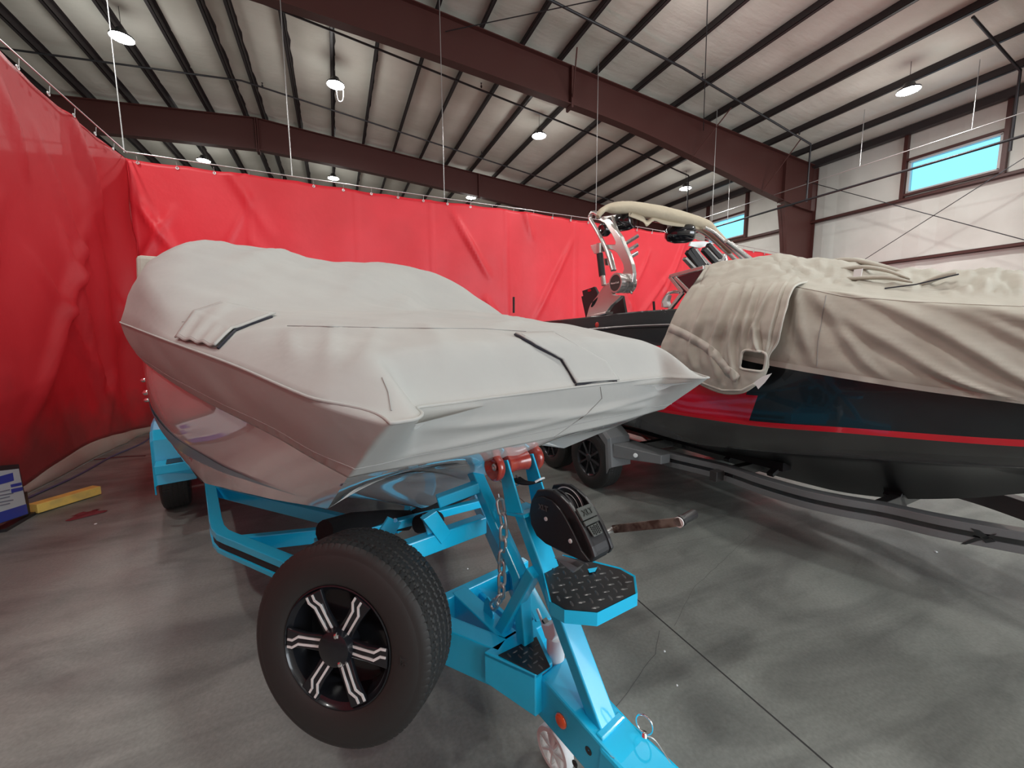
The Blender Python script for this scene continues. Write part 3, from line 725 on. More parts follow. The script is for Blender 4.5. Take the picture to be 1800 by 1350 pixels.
# dark tubes painting in the shade under the lifted flap edges
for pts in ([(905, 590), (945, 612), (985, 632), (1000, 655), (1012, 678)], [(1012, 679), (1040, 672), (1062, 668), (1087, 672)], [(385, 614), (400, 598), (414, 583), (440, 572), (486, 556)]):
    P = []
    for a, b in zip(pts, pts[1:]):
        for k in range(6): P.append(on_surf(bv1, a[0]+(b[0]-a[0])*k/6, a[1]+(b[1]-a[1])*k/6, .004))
    P = [p for p in P if p]; MB().tube(P, .0042, 6).build('flap_shade', 'covershade', cov1)

# ================================================================== BLUE TRAILER
M['stripeblack'] = mat('matt_black_stripe', (.012, .012, .013), .6)
trailer1 = thing('boat_trailer', 'bright blue boat trailer with a black winch and a spare wheel at its front', 'trailer', T1.w(.5, 0, 0))
W1 = T1.w
RT, RB = .50, .375
def rail_pl(sg):
    return [(7.2, .95), (3.1, .95), (2.95, .945), (2.84, .925), (2.75, .89), (2.66, .85), (1.0, .135)]
for sg in (1, -1):
    m = MB(); g = MB(); pl = rail_pl(sg)
    # swept C-shaped rail: top tube, recessed dark web, bottom flange
    def sweep(prof, mb):
        rows = []
        for i, (a, l) in enumerate(pl):
            p0 = Vector(pl[max(0, i-1)]); p1 = Vector(pl[min(len(pl)-1, i+1)]); d = (p1-p0).normalized(); nrm = Vector((d.y, -d.x))
            if nrm.y < 0: nrm = -nrm
            rows.append([W1(a+nrm.x*o, sg*(l+nrm.y*o), z) for o, z in prof])
        mb.grid(rows, closed=True); mb.add(rows[0], [tuple(range(len(prof)))]); mb.add(rows[-1], [tuple(range(len(prof)))])
    sweep([(0, RT-.045), (0, RT), (-.07, RT), (-.07, RB), (0, RB), (0, RB+.03), (-.012, RB+.03), (-.012, RT-.045)], m)
    m.build('frame_rail', 'blue', trailer1, bevel=.004)
    sweep([(-.010, RT-.046), (-.013, RT-.046), (-.013, RB+.031), (-.010, RB+.031)], g)
    g.build('rail_stripe', 'stripeblack', trailer1)
def bar1(name, p, q, w, h, side=None, m='blue', bev=.005, par=None): return MB().bar(W1(*p), W1(*q), w, h, side).build(name, m, par or trailer1, bevel=bev)
Z3 = Vector((0, 0, 1))
for a in (4.6, 6.4): bar1('crossmember', (a, -.9, .44), (a, .9, .44), .06, .09)
for sg in (1, -1):
    m = MB(); p0, p1 = (1.5, .355), (1.0, .1375); n_a, n_l = -.40, .917
    c8 = [(p0[0], p0[1]), (p1[0], p1[1]), (p1[0]-n_a*.07, p1[1]-n_l*.07), (p0[0]-n_a*.07, p0[1]-n_l*.07)]
    m.box8([W1(a+n_a*.004, sg*(l+n_l*.004), .338) for a, l in c8]+[W1(a+n_a*.004, sg*(l+n_l*.004), RT+.002) for a, l in c8]); m.build('front_rail', 'blue', trailer1, bevel=.004)
bar1('crossmember', (1.42, -.36, .44), (1.42, .36, .44), .05, .115)
for sg in (1, -1): bar1('crossmember', (2.32, 0, .45), (2.72, sg*.82, .45), .05, .09); bar1('diagonal_brace', (2.35, sg*.10, .45), (3.92, sg*.90, .45), .05, .09)
# longitudinal box on top of which the chain eye sits
bar1('centre_box', (1.42, .058, .44), (.93, .058, .44), .078, .12)
bar1('centre_box', (1.02, .12, .455), (1.02, -.13, .455), .05, .09)
bar1('frame_rail', (1.42, -.05, .42), (.98, -.05, .42), .02, .06)
# nose of the trailer
nose = MB()
nose.box8([W1(.20, .062, .24), W1(.20, -.062, .24), W1(.88, -.075, .31), W1(.88, .075, .31), W1(.20, .062, .37), W1(.20, -.062, .37), W1(.84, -.075, .475), W1(.84, .075, .475)])
nose.build('tongue', 'blue', trailer1, bevel=.008)
seg = MB(); seg.prism([T1.w(1.03, .185, RT+.002), T1.w(.83, .105, RT+.002), T1.w(.83, .02, RT+.002), T1.w(.99, -.05, RT+.002), T1.w(1.03, -.05, RT+.002)], (0, 0, -.02))
seg.prism([W1(1.03, .15, RT), W1(.83, .07, RT), W1(.83, .07, RB-.04), W1(1.03, .15, RB)], T1.w(0, .035, 0)-T1.w(0, 0, 0))
seg.build('gusset_step', 'blue', trailer1, bevel=.004)
hingeline = MB().bar(W1(1.03, .193, RB-.0), W1(1.03, .193, RT+.003), .006, .006); hingeline.build('weld_seam', 'teal', trailer1)
# tread plates
def tread(polyw, name, par, step=.026, seedrot=0, th=.004):
    """polyw: world polygon, horizontal"""
    m = MB(); m.prism(polyw, (0, 0, -th)); z = polyw[0].z; m2 = MB()
    xs = [p.x for p in polyw]; ys = [p.y for p in polyw]
    def inside(x, y):
        c = False; n = len(polyw)
        for i in range(n):
            a, b = polyw[i], polyw[(i+1) % n]
            if (a.y > y) != (b.y > y) and x < (b.x-a.x)*(y-a.y)/(b.y-a.y)+a.x: c = not c
        return c
    U = Vector((math.cos(seedrot), math.sin(seedrot), 0)); V = Vector((-U.y, U.x, 0)); c0 = Vector((sum(xs)/len(xs), sum(ys)/len(ys), z))
    for i in range(-16, 17):
        for j in range(-16, 17):
            c = c0+U*i*step+V*j*step; d, e = (U, V) if (i+j) % 2 else (V, U); L_ = step*.43; w = step*.14
            if not all(inside((c+d*k).x, (c+d*k).y) for k in (-L_, L_)): continue
            ps = []
            N_ = 8
            for k in range(N_):
                t = 2*math.pi*k/N_; ps.append(c+d*L_*math.cos(t)+e*w*math.sin(t))
            top = [c+(p-c)*.55+Vector((0, 0, .0022)) for p in ps]; n = len(ps)
            m2.add(ps+top, [tuple(range(n, 2*n))]+[(q, (q+1) % n, n+(q+1) % n, n+q) for q in range(n)])
    o = m.build(name, 'tread', par); b = m2.build('tread_bumps', 'machined' if False else 'treadbump', par if par.type != 'EMPTY' else o); b['kind'] = 'stuff'
    return o
M['treadbump'] = mat('worn_tread_bumps', (.10, .10, .10), .28, metal=.4)
def stepz(pts, z): return [atz(x, y, z) for x, y in pts]
tread(stepz([(876, 1151), (943, 1119), (967, 1171), (945, 1185)], RT+.0075), 'tread_mat', trailer1, .028, .25)
ZS = .845
SP = [(951, 992), (966, 1057), (992, 1072), (1050, 1077), (1121, 1042), (1117, 1012), (1092, 998), (1040, 985), (990, 975)]
poly = stepz(SP, ZS); c_ = sum(poly, Vector())/len(poly)
sp = MB(); n_ = len(poly)
inn = [c_+(p-c_)*.955 for p in poly]
low = [p-Vector((0, 0, .045)) for p in poly]; lin = [p-Vector((0, 0, .045)) for p in inn]; inn2 = [p-Vector((0, 0, .006)) for p in inn]
sp.add(poly+low, [(i, (i+1) % n_, n_+(i+1) % n_, n_+i) for i in range(n_)])
sp.add(inn2+lin, [(i, (i+1) % n_, n_+(i+1) % n_, n_+i) for i in range(n_)])
sp.add(poly+inn2, [(i, (i+1) % n_, n_+(i+1) % n_, n_+i) for i in range(n_)]); sp.add(low+lin, [(i, (i+1) % n_, n_+(i+1) % n_, n_+i) for i in range(n_)])
sp.add(inn2, [tuple(range(n_))])
step_o = sp.build('step_platform', 'blue', trailer1, bevel=.002)
tread([p+Vector((0, 0, .003)) for p in inn2], 'tread_mat', trailer1, .033, R_(-12))
MB().prism([atz(x, y, ZS+.004) for x, y in ((1033, 1000), (1050, 997), (1046, 1004), (1036, 1006))], (0, 0, -.002)).build('step_hole', 'blue', trailer1)
# winch post: leaning square post
def PF(z): return .58+(z-.42)/1.52
post = MB()
def postseg(z0, z1, l0, l1, t=.062):
    a0, a1 = PF(z0), PF(z1)
    return [W1(a0, l0, z0), W1(a0, l1, z0), W1(a0+t, l1, z0), W1(a0+t, l0, z0), W1(a1, l0, z1), W1(a1, l1, z1), W1(a1+t, l1, z1), W1(a1+t, l0, z1)]
post.box8(postseg(.40, 1.03, .040, -.040))
post.build('winch_post', 'blue', trailer1, bevel=.006)
fk = MB()
for sg in (1, -1):
    l0, l1 = sg*.060, sg*.068
    fk.box8([W1(.94, l0, 1.045), W1(.94, l1, 1.045), W1(1.035, l1, 1.015), W1(1.035, l0, 1.015), W1(1.03, l0, 1.225), W1(1.03, l1, 1.225), W1(1.085, l1, 1.205), W1(1.085, l0, 1.205)])
fk.box8([W1(.93, .068, 1.03), W1(.93, -.068, 1.03), W1(1.035, -.068, 1.005), W1(1.035, .068, 1.005), W1(.935, .068, 1.042), W1(.935, -.068, 1.042), W1(1.04, -.068, 1.017), W1(1.04, .068, 1.017)])
fk.build('roller_fork', 'blue', trailer1, bevel=.003)
# bow roller
rc = W1(1.065, 0, 1.195); ro = T1.L
rol = MB().lathe([(-.056, .0), (-.056, .036), (-.05, .042), (-.02, .036), (.02, .036), (.05, .042), (.056, .036), (.056, 0)], rc, ro, 36).build('bow_roller', 'amber', trailer1, smooth=True, autos=50)
for sg in (1, -1):
    d = MB().lathe([(0, 0), (0, .030), (.006, .046), (.014, .052), (.026, .054), (.036, .050), (.038, .044), (.026, .034), (.018, .018), (.018, 0)], rc+ro*sg*.076, ro*sg, 36).build('roller_end_cap', 'amber', rol, smooth=True, autos=50)
    MB().lathe([(0, 0), (0, .013), (.006, .015), (.010, .012), (.010, .005), (.004, .004), (.004, 0)], rc+ro*sg*.095, ro*sg, 18).build('axle_nut', 'steel', rol, smooth=True)
# bow support stand behind the post
bar1('support_leg', (1.315, .035, 1.115), (.985, .035, .755), .05, .05, T1.L)
bar1('support_leg', (.995, .035, .775), (.97, .03, .49), .05, .05, T1.L)
bar1('support_crossbar', (1.26, .02, .875), (1.26, .385, .875), .05, .075)
bar1('support_crossbar', (1.25, .05, 1.055), (1.31, .215, 1.012), .05, .045)
MB().prism([T1.ata(x, y, 1.228) for x, y in ((744, 914), (768, 898), (793, 936), (777, 957))], T1.A*.03).build('bunk_strut', 'blue', trailer1, bevel=.002)
bar1('bunk_strut', (1.25, .27, .93), (1.75, .05, .74), .05, .03, T1.L)
bar1('post_brace', (.90, .045, .835), (1.10, .055, .47), .048, .045, T1.L)
# keel pads
def pad(pts, r):
    return MB().tube([W1(*p) for p in pts], r, 12).build('bunk_pad', 'blacksoft', trailer1, smooth=True)
pad([(2.05, .02, .60), (2.05, .14, .635), (2.0, .36, .70), (1.9, .52, .75)], [.058, .062, .062, .055]); pad([(1.9, .03, .635), (1.84, .0, .66), (1.79, -.03, .685), (1.77, -.045, .70)], [.05, .056, .052, .03])
pad([(2.05, -.02, .60), (2.05, -.2, .65), (2.0, -.5, .73)], [.05, .055, .05])
bk = MB().prism([T1.ata(x, y, 1.5) for x, y in ((683, 909), (706, 919), (690, 946), (668, 932))], T1.A*.012).build('pad_bracket', 'blue', trailer1, bevel=.002)
MB().lathe([(0, 0), (0, .009), (.008, .009), (.008, 0)], T1.ata(694, 914, 1.5), -T1.A, 8).build('bolt', 'chrome', bk)
bar1('support_crossbar', (1.98, -.5, .60), (1.98, .55, .66), .05, .05)
bar1('support_leg', (1.98, .3, .48), (1.98, .3, .62), .05, .05); bar1('support_leg', (1.98, -.3, .48), (1.98, -.3, .62), .05, .05)
for sg in (1, -1):
    MB().bar(W1(3.3, sg*.55, .70), W1(6.4, sg*.55, .66), .12, .06).build('long_bunk', 'blacksoft', trailer1)
    for a in (3.4, 4.6, 6.3): bar1('bunk_post', (a, sg*.55, .47), (a, sg*.55, .67), .05, .05)
# jack
MB().tube([W1(.865, -.03, .23), W1(.865, -.03, .56)], .034, 20).build('jack_tube', 'white', trailer1, smooth=True, autos=40)
jh = MB(); jh.prism([T1.atl(x, y, -.0) for x, y in ((950, 1098), (963, 1100), (972, 1095), (976, 1118), (968, 1130), (958, 1122))], T1.L*-.045); jh.build('jack_head', 'white', trailer1, bevel=.004)
MB().bar(T1.atl(956, 1088, -.02), T1.atl(962, 1098, -.02), .02, .012).build('jack_handle', 'black', trailer1)
MB().bar(T1.atl(944, 1070, -.02), T1.atl(956, 1100, -.02), .006, .012).build('jack_bracket', 'white', trailer1)
MB().tube([W1(.865, -.03, .10), W1(.865, -.03, .24)], .02, 14).build('jack_leg', 'white', trailer1, smooth=True)
jw = MB(); wc = W1(.865, -.03, .085); ax = T1.L
jw.lathe([(-.02, .066), (-.02, .082), (-.014, .085), (.014, .085), (.02, .082), (.02, .066), (-.02, .066)], wc, ax, 40)
jw.lathe([(-.022, 0), (-.022, .014), (.022, .014), (.022, 0)], wc, ax, 16)
for k in range(7):
    t = 2*math.pi*k/7+.3; dv = T1.A*math.cos(t)+Z3*math.sin(t); jw.bar(wc+dv*.01, wc+dv*.07, .007, .036, dv.cross(ax))
jwo = jw.build('jack_wheel', 'white', trailer1, smooth=True, autos=30)
# marker light, holes, coupler with pin
mk = T1.atl(985, 1268, .078)
ml = MB().lathe([(.0, .0), (.0, .024), (.004, .025), (.009, .022), (.011, .015), (.0115, 0)], mk-T1.L*.006, T1.L, 28).build('marker_light', 'marker', trailer1, smooth=True)
for q, r in (((1034, 1320), .012), ((1010, 1343), .011)):
    MB().lathe([(0, 0), (0, r), (.003, r*1.1), (.003, r*.5), (.0, 0)], T1.atl(*q, .072)-T1.L*.003, T1.L, 16).build('bolt_hole', 'black', trailer1)
cp = MB()
cp.box8([W1(.18, .075, .30), W1(.18, -.075, .30), W1(.585, -.075, .33), W1(.585, .075, .33), W1(.18, .075, .395), W1(.18, -.075, .395), W1(.575, -.075, .425), W1(.575, .075, .425)])
cp.build('coupler_body', 'blue', trailer1, bevel=.012)
MB().bar(T1.w(.585, -.06, .43), T1.w(.585, .06, .43), .03, .02).build('weld_seam', 'blue', trailer1, bevel=.006)
bo = MB().lathe([(0, 0), (0, .016), (.01, .016), (.012, .012), (.018, .012), (.018, 0)], atz(1078, 1332, .41)-Z3*.006, Z3, 6).build('bolt', 'chrome', trailer1)
pinp = atz(1132, 1298, .41)
MB().lathe([(0, 0), (0, .014), (.008, .015), (.012, .01), (.03, .008), (.032, 0)], pinp-Z3*.008, Z3, 16).build('hitch_pin', 'chrome', trailer1, smooth=True)
rg = [pinp+Z3*.02+T1.w(0, 0, 0)*0+(T1.A*math.cos(t)*.026)+Vector((0, 0, .03+.032*math.sin(t)))+T1.L*.006*math.cos(t) for t in [2*math.pi*k/20 for k in range(20)]]
MB().tube(rg, .003, 6, closed=True).build('pin_ring', 'chrome', trailer1, smooth=True)
MB().tube(spline([pinp+Z3*.012, atz(1150, 1300, .42), atz(1165, 1320, .415), atz(1180, 1345, .41)], 5), .0025, 6).build('pin_cable', 'steel', trailer1)
# chain eye and safety chain
ey = MB(); ey.prism([T1.atl(x, y, .055) for x, y in ((849, 1076), (851, 1056), (856, 1049), (862, 1058), (866, 1080), (866, 1092))], T1.L*-.008); ey.build('chain_eye', 'blue', trailer1, bevel=.002)
chain = MB().tube([T1.atl(876, 868, .055), T1.atl(878, 880, .055)], .003, 6).build('safety_chain', 'steel', trailer1)
def link(c, d, nrm, L_=.074, Wd=.044, r=.0066):
    d = d.normalized(); s = d.cross(nrm).normalized(); pts = []
    hl, hw = L_/2-Wd/2, Wd/2-r
    for k in range(8): t = math.pi*k/7; pts.append(c+d*(hl+math.sin(t)*hw)+s*math.cos(t)*hw)
    for k in range(8): t = math.pi+math.pi*k/7; pts.append(c+d*(-hl+math.sin(t)*hw)+s*math.cos(t)*hw)
    return MB().tube(pts, r, 7, closed=True).build('link', 'steel', chain, smooth=True)
cpx = [(877, 868), (880, 888), (884, 905), (885, 950), (882, 990), (882, 1025), (880, 1047), (872, 1060), (862, 1068)]
cp3 = spline([T1.atl(x, y, .055) for x, y in cpx], 30); acc = 0; idx = 0; last = cp3[0]; pit = .050; pos = []
for a, b in zip(cp3, cp3[1:]):
    acc += (b-a).length
    if acc >= pit: pos.append((b, (b-last).normalized())); last = b; acc = 0
for k, (p, d) in enumerate(pos): link(p, d, T1.L if k % 2 else T1.A)
# loose wire mark on the leg
# winch
LW, RW = .052, -.056
wz = MB().prism([T1.atl(x, y, LW-.012) for x, y in ((943, 862), (959, 860), (971, 862), (985, 872), (998, 885), (1012, 905), (1028, 935), (1040, 962), (1046, 980), (1040, 989), (1028, 990), (1015, 984), (980, 968), (958, 956), (944, 943), (934, 922), (930, 900), (933, 880))], T1.L*-.085*0+T1.L*-.02)
winch = wz.build('winch', 'black', trailer1, bevel=.006)
face_px = [(931, 899), (936, 879), (944, 874), (953, 873), (970, 880), (984, 896), (996, 916), (1007, 937), (1022, 969), (1036, 987), (1015, 982), (978, 965), (959, 956), (943, 942), (933, 921)]
MB().prism([T1.atl(x, y, LW-.006) for x, y in face_px], T1.L*-.01).build('side_cover', 'gloss' if False else 'black', winch, bevel=.002)
# curved front shell spanning the width
shell_l = [(985, 872), (998, 885), (1012, 905), (1028, 935), (1040, 962), (1046, 982), (1040, 989), (1026, 990)]
def atL(px, l): 
    p = T1.atl(*px, LW-.012); a, _, z = T1.loc(p); return T1.w(a, l, z)
Mm = MB(); full = [(1012, 905), (1028, 935), (1040, 962), (1046, 980), (1040, 989), (1028, 990), (1015, 984), (1000, 960), (990, 930), (995, 905)]
Mm.prism([atL(p, LW-.012) for p in full], T1.L*(RW-LW+.024)); Mm.build('front_shell', 'black', winch, bevel=.012)
rs = MB().prism([atL(p, RW+.014) for p in ((943, 862), (959, 860), (971, 862), (985, 872), (998, 885), (1012, 905), (1028, 935), (1040, 962), (1046, 980), (1040, 989), (1015, 984), (980, 968), (944, 943), (930, 900))], T1.L*-.014).build('far_side_plate', 'black', winch, bevel=.003)
dc = T1.w(.803, .0, 1.088)
MB().lathe([(-.030, .0), (-.030, .074), (-.026, .077), (-.024, .074), (-.024, .045), (.014, .045), (.014, .074), (.016, .077), (.020, .074), (.020, 0)], dc, T1.L, 44).build('strap_drum', 'pipe', winch, smooth=True, autos=40)
MB().lathe([(-.0235, .070), (-.0225, .072), (-.0235, .074)], dc, T1.L, 44).build('drum_edge', 'machined', winch); MB().lathe([(-.0235, .050), (-.0225, .052), (-.0235, .054)], dc, T1.L, 44).build('drum_edge', 'machined', winch)
for q in ((960, 912), (1003, 951)):
    p = T1.atl(*q, LW-.006); MB().lathe([(0, 0), (0, .0075), (.004, .007), (.005, .004), (.005, 0)], p, T1.L, 12).build('cover_screw', 'machined', winch)
# badge plate on the front shell
b0 = [atL((1011, 900), .034), atL((1011, 900), -.034)]
fd = (atL((1036, 948), 0)-atL((1012, 903), 0)).normalized(); nrmf = T1.L.cross(fd).normalized()
if nrmf.dot(CAM-b0[0]) < 0: nrmf = -nrmf
org = atL((1012, 903), 0)
def fp(u, v, h=0): return org+T1.L*u+fd*v+nrmf*h
bdg = MB(); bdg.prism([fp(.036, -.012, .001), fp(-.036, -.012, .001), fp(-.036, .030, .001), fp(.036, .030, .001)], nrmf*.010); bdg.prism([fp(.034, .033, .001), fp(-.034, .033, .001), fp(-.034, .048, .001), fp(.034, .048, .001)], nrmf*.008)
M['sideletter'] = mat('grey_moulded_letters', (.10, .10, .10), .45); M['badge'] = mat('dull_grey_badge', (.055, .062, .058), .45); M['letter'] = mat('worn_raised_letters', (.02, .024, .022), .4)
bdo = bdg.build('badge_plate', 'badge', winch, bevel=.002)
text_mesh('badge_lettering', 'XLT', 'letter', winch, fp(0, .010, .0125), -T1.L, -fd, .026, .0015)
gr = MB()
for i in range(5):
    for j in range(4):
        c = fp(-.016+i*.008, .056+j*.007+(i % 2)*.0035, .006)
        gr.add([c+(T1.L*math.cos(k*math.pi/3)+fd*math.sin(k*math.pi/3))*.0036 for k in range(6)], [(0, 1, 2, 3, 4, 5)])
gb = MB().prism([fp(.026, .051, .0), fp(-.026, .051, .0), fp(-.022, .086, 0), fp(.022, .086, 0)], nrmf*.0055); gb.build('vent_grille', 'badge', winch, bevel=.002)
M['void'] = mat('black_void', (.001, .001, .001), .9)
gr.build('vent_holes', 'void', winch)
tp = T1.atl(955, 893, LW-.005)
text_mesh('side_lettering', 'XLT', 'sideletter', winch, tp, T1.atl(965, 896, LW)-T1.atl(945, 889, LW), T1.atl(958, 880, LW)-T1.atl(953, 905, LW), .026, .002)
# strap, hook
stp = [T1.w(1.06, .0, 1.13), T1.w(1.02, .0, 1.125), T1.w(.97, 0, 1.135), T1.w(.93, 0, 1.15)]
sm_ = MB()
rows = [[p+T1.L*.022, p-T1.L*.022] for p in spline(stp, 5)]
sm_.grid(rows); sm_.build('winch_strap', 'blacksoft', winch, solid=.004)
hk = MB().tube(spline([T1.w(1.10, .02, 1.12), T1.w(1.07, .01, 1.10), T1.w(1.04, 0, 1.115), T1.w(1.07, -.01, 1.135)], 6), .005, 8); hk.build('strap_hook', 'steel', winch, smooth=True)
MB().tube(spline([T1.w(.93, .015, 1.155), T1.w(.92, -.005, 1.165), T1.w(.93, -.03, 1.16)], 5), .004, 6).build('zip_tie', 'white', winch)
# crank
arm = MB().bar(T1.atl(1078, 930, -.1), T1.atl(1197, 917, -.1), .006, .026, T1.L); M['crankarm'] = mat('rusty_plated_arm', (.10, .065, .055), .3, metal=.6, var=(20, (.3, .26, .22), .4, .6))
arm.build('crank_arm', 'crankarm', winch, bevel=.001)
MB().tube([T1.atl(1078, 930, -.1)+T1.L*.09, T1.atl(1078, 930, -.11)], .009, 10).build('crank_shaft', 'steel', winch, smooth=True)
g0 = T1.atl(1195, 917, -.105); g1_ = g0-T1.L*.085
MB().tube([g0, g0+(g1_-g0)*.12, g0+(g1_-g0)*.14, g1_-(g1_-g0)*.05, g1_], [.016, .016, .013, .0145, .012], 16).build('crank_grip', 'black', winch, smooth=True, autos=40)
MB().lathe([(0, 0), (0, .015), (.004, .015), (.004, 0)], g0+T1.L*.004, T1.L, 20).build('grip_washer', 'machined', winch)
MB().prism([T1.atl(x, y, .0) for x, y in ((1014, 985), (1026, 992), (1018, 1001), (985, 975))], T1.L*.03).build('mount_plate', 'steel', winch)
# fenders
for sg in (1, -1):
    m = MB(); pts = [(4.60, .38), (4.66, .78), (4.75, .86), (5.0, .90), (6.1, .90), (6.35, .86), (6.5, .40)]
    rows = [[W1(a, sg*1.0, z) for a, z in pts], [W1(a, sg*1.28, z) for a, z in pts], [W1(a+(5.5-a)*.02, sg*1.30, z-.02) for a, z in pts], [W1(a+(5.5-a)*.04, sg*1.30, z-.10) for a, z in pts]]
    m.grid(rows); f = m.build('fender', 'blue', trailer1, solid=.012, bevel=.004)
    s2 = MB().box(4.42, 4.62, sg*1.02, sg*1.28, .52, .60, T1); s2.build('fender_step', 'blue', trailer1, bevel=.006)
    MB().box(4.44, 4.60, sg*1.06, sg*1.2, .60, .606, T1).build('step_pad', 'black', trailer1)
    MB().box(4.60, 4.62, sg*1.04, sg*1.10, .70, .74, T1).build('side_lamp', 'white', trailer1)
    bar1('fender_bracket', (4.52, sg*.95, .47), (4.52, sg*1.2, .53), .05, .05)

# wheels -----------------------------------------------------------
def tyre_mb(c, n, R, W, rr, N=360, deep=True, flat=False):
    """c: centre of the outer face plane; n: outward axis"""
    n = n.normalized(); prof = []
    hb = W*.5
    # (offset, radius) from outer bead across tread to the inner bead
    pr_ = [(-.010, rr), (-.002, rr+.012), (.004, rr+.03), (.006, rr+.055), (.004, R-.055), (-.002, R-.040), (-.003, R-.038), (-.004, R-.030), (-.012, R-.014), (-.022, R-.004)]
    nt = 34
    for k in range(nt+1): prof.append((-.024-(W-.048)*k/nt, R-.0025*abs(2*k/nt-1)**2*2))
    pin = [(-W+.0+.022, R-.004), (-W+.010, R-.014), (-W+.002, R-.03), (-W-.004, R-.06), (-W-.004, rr+.05), (-W+.01, rr)]
    allp = pr_+prof+pin; lo = len(pr_); hi = lo+nt
    def rf(x, r, th):
        if r < R-.012 or not deep: return r
        u = (-x-.024)/(W-.048)   # 0..1 across
        g = 0
        ph = th*84
        for c0 in (.20, .40, .60, .80):
            zz = c0+.018*(1 if (ph*1.0) % 1 < .5 else -1)
            if abs(u-zz) < .022: g = .005
        blk = (ph+(.35 if u > .5 else 0)+.12*math.sin(u*40)) % 1
        if (u < .18 or u > .82) and blk < .16: g = max(g, .0045)
        if .22 < u < .78 and ((th*168+.3*math.sin(u*25)) % 1) < .2: g = max(g, .002)
        return r-g
    return MB().lathe(allp, c, n, N, up=Vector((0, 0, 1)), rf=rf)
def dish(c, n, rr, depth, N=64): return MB().lathe([(-.004, rr+.004), (-.002, rr), (-.012, rr-.006), (-.018, rr-.016), (-depth*.5, rr-.024), (-depth, rr-.03), (-depth, .03), (-depth, 0)], c, n, N)
def basis(n):
    n = n.normalized(); u = (Z3-n*n.z).normalized(); return u, n.cross(u)
M['satinblack'] = mat('satin_black_rim', (.010, .011, .014), .22, coat=.3, spec=.3)
# spare
spn = (-T1.A*math.cos(.917)+T1.L*math.sin(.917))*math.cos(.137)+Z3*math.sin(.137); spc = W1(1.234, .658, .636)
spare = tyre_mb(spc, spn, .35, .215, .205, 512).build('spare_tyre', 'rubber', trailer1, smooth=True, autos=35)
rim = dish(spc, spn, .205, .10).build('spare_rim', 'satinblack', trailer1, smooth=True, autos=40)
su, sv = basis(spn)
def rp3(r, ang, h=0, s=0):
    d = su*math.sin(ang)+sv*math.cos(ang); t = -su*math.cos(ang)+sv*math.sin(ang); return spc+d*r+t*s+spn*h
# which way is image-left in the wheel plane
left = -cR; ang0 = math.atan2(left.dot(su), left.dot(sv))
hub = MB().lathe([(-.05, .066), (-.008, .064), (.008, .058), (.012, .050), (.012, .0)], spc, spn, 32).build('hub_cap', 'satinblack', rim, smooth=True, autos=35)
for k in range(6):
    an = ang0+R_(2)+k*math.pi/3
    s = MB()
    body = [(.045, -.030), (.12, -.026), (.165, -.030), (.198, -.034), (.198, .034), (.165, .030), (.12, .026), (.045, .030)]
    s.prism([rp3(r, an, -.030+.012*min(1, (r-.04)/.1), o) for r, o in body], spn*.016)
    so = s.build('wheel_spoke', 'satinblack', rim, bevel=.004)
    for o in (-.012, .012):
        st_ = MB()
        pth = [(.06, o*.95), (.100, o*1.0), (.148, o*1.05), (.172, o*1.05+.016), (.190, o*1.05+.016)]
        for (r0, o0), (r1, o1) in zip(pth, pth[1:]):
            hh = lambda r: -.0135+.012*min(1, (r-.04)/.1)
            a_, b_ = rp3(r0, an, hh(r0), o0), rp3(r1, an, hh(r1), o1); st_.bar(a_, b_+(b_-a_).normalized()*.002, .0075, .004, (b_-a_).cross(spn))
        st_.build('spoke_accent', 'machined', rim)
for (r, ad) in ((.052, 55), (.05, -75)):
    p = rp3(r, ang0+R_(180)+R_(ad), .0); MB().lathe([(0, .0), (0, .010), (.012, .010), (.016, .006), (.016, 0)], p, spn, 6).build('lug_nut', 'chrome', rim)
text_mesh('sidewall_lettering', 'ST RADIAL' if False else 'ST', 'rubber', spare, spc+sv*0+rp3(.26, ang0+R_(180), .0065)-spc, (rp3(.26, ang0+R_(178), 0)-rp3(.26, ang0+R_(182), 0)), (rp3(.27, ang0+R_(180), 0)-rp3(.25, ang0+R_(180), 0))*-1, .03, .0015)
bar1('spare_bracket', (1.36, .30, .47), (1.36, .47, .60), .06, .05)
MB().lathe([(-.20, .05), (-.115, .05), (-.108, .07), (-.108, 0)], spc, spn, 20).build('spare_mount', 'black', trailer1)
def small_wheel(c, n, par, rimm='gloss', R=.345, W=.21, rr=.2, N=256, style=0):
    t = tyre_mb(c, n, R, W, rr, N).build('tyre', 'rubber', par, smooth=True, autos=35)
    rm = dish(c, n, rr, .09, 40).build('wheel_rim', rimm, par, smooth=True, autos=40)
    u, v = basis(n)
    m = MB()
    for k in range(8):
        a = 2*math.pi*k/8+.2; d = u*math.sin(a)+v*math.cos(a); m.bar(c+d*.03-n*.02, c+d*(rr-.01)-n*.012, .022, .02, d.cross(n))
    m.lathe([(-.05, .05), (-.006, .045), (.0, .03), (0, 0)], c, n, 20)
    m.build('wheel_spokes', 'darkrim', rm, bevel=.003)
    return t
M['darkrim'] = mat('dark_alloy', (.05, .05, .055), .25, metal=.6)
for a in (5.10, 5.92):
    for sg in (1, -1): small_wheel(W1(a, sg*1.285, .345), T1.L*sg, trailer1, W=.225)
    bar1('axle', (a, -1.0, .34), (a, 1.0, .34), .06, .06)

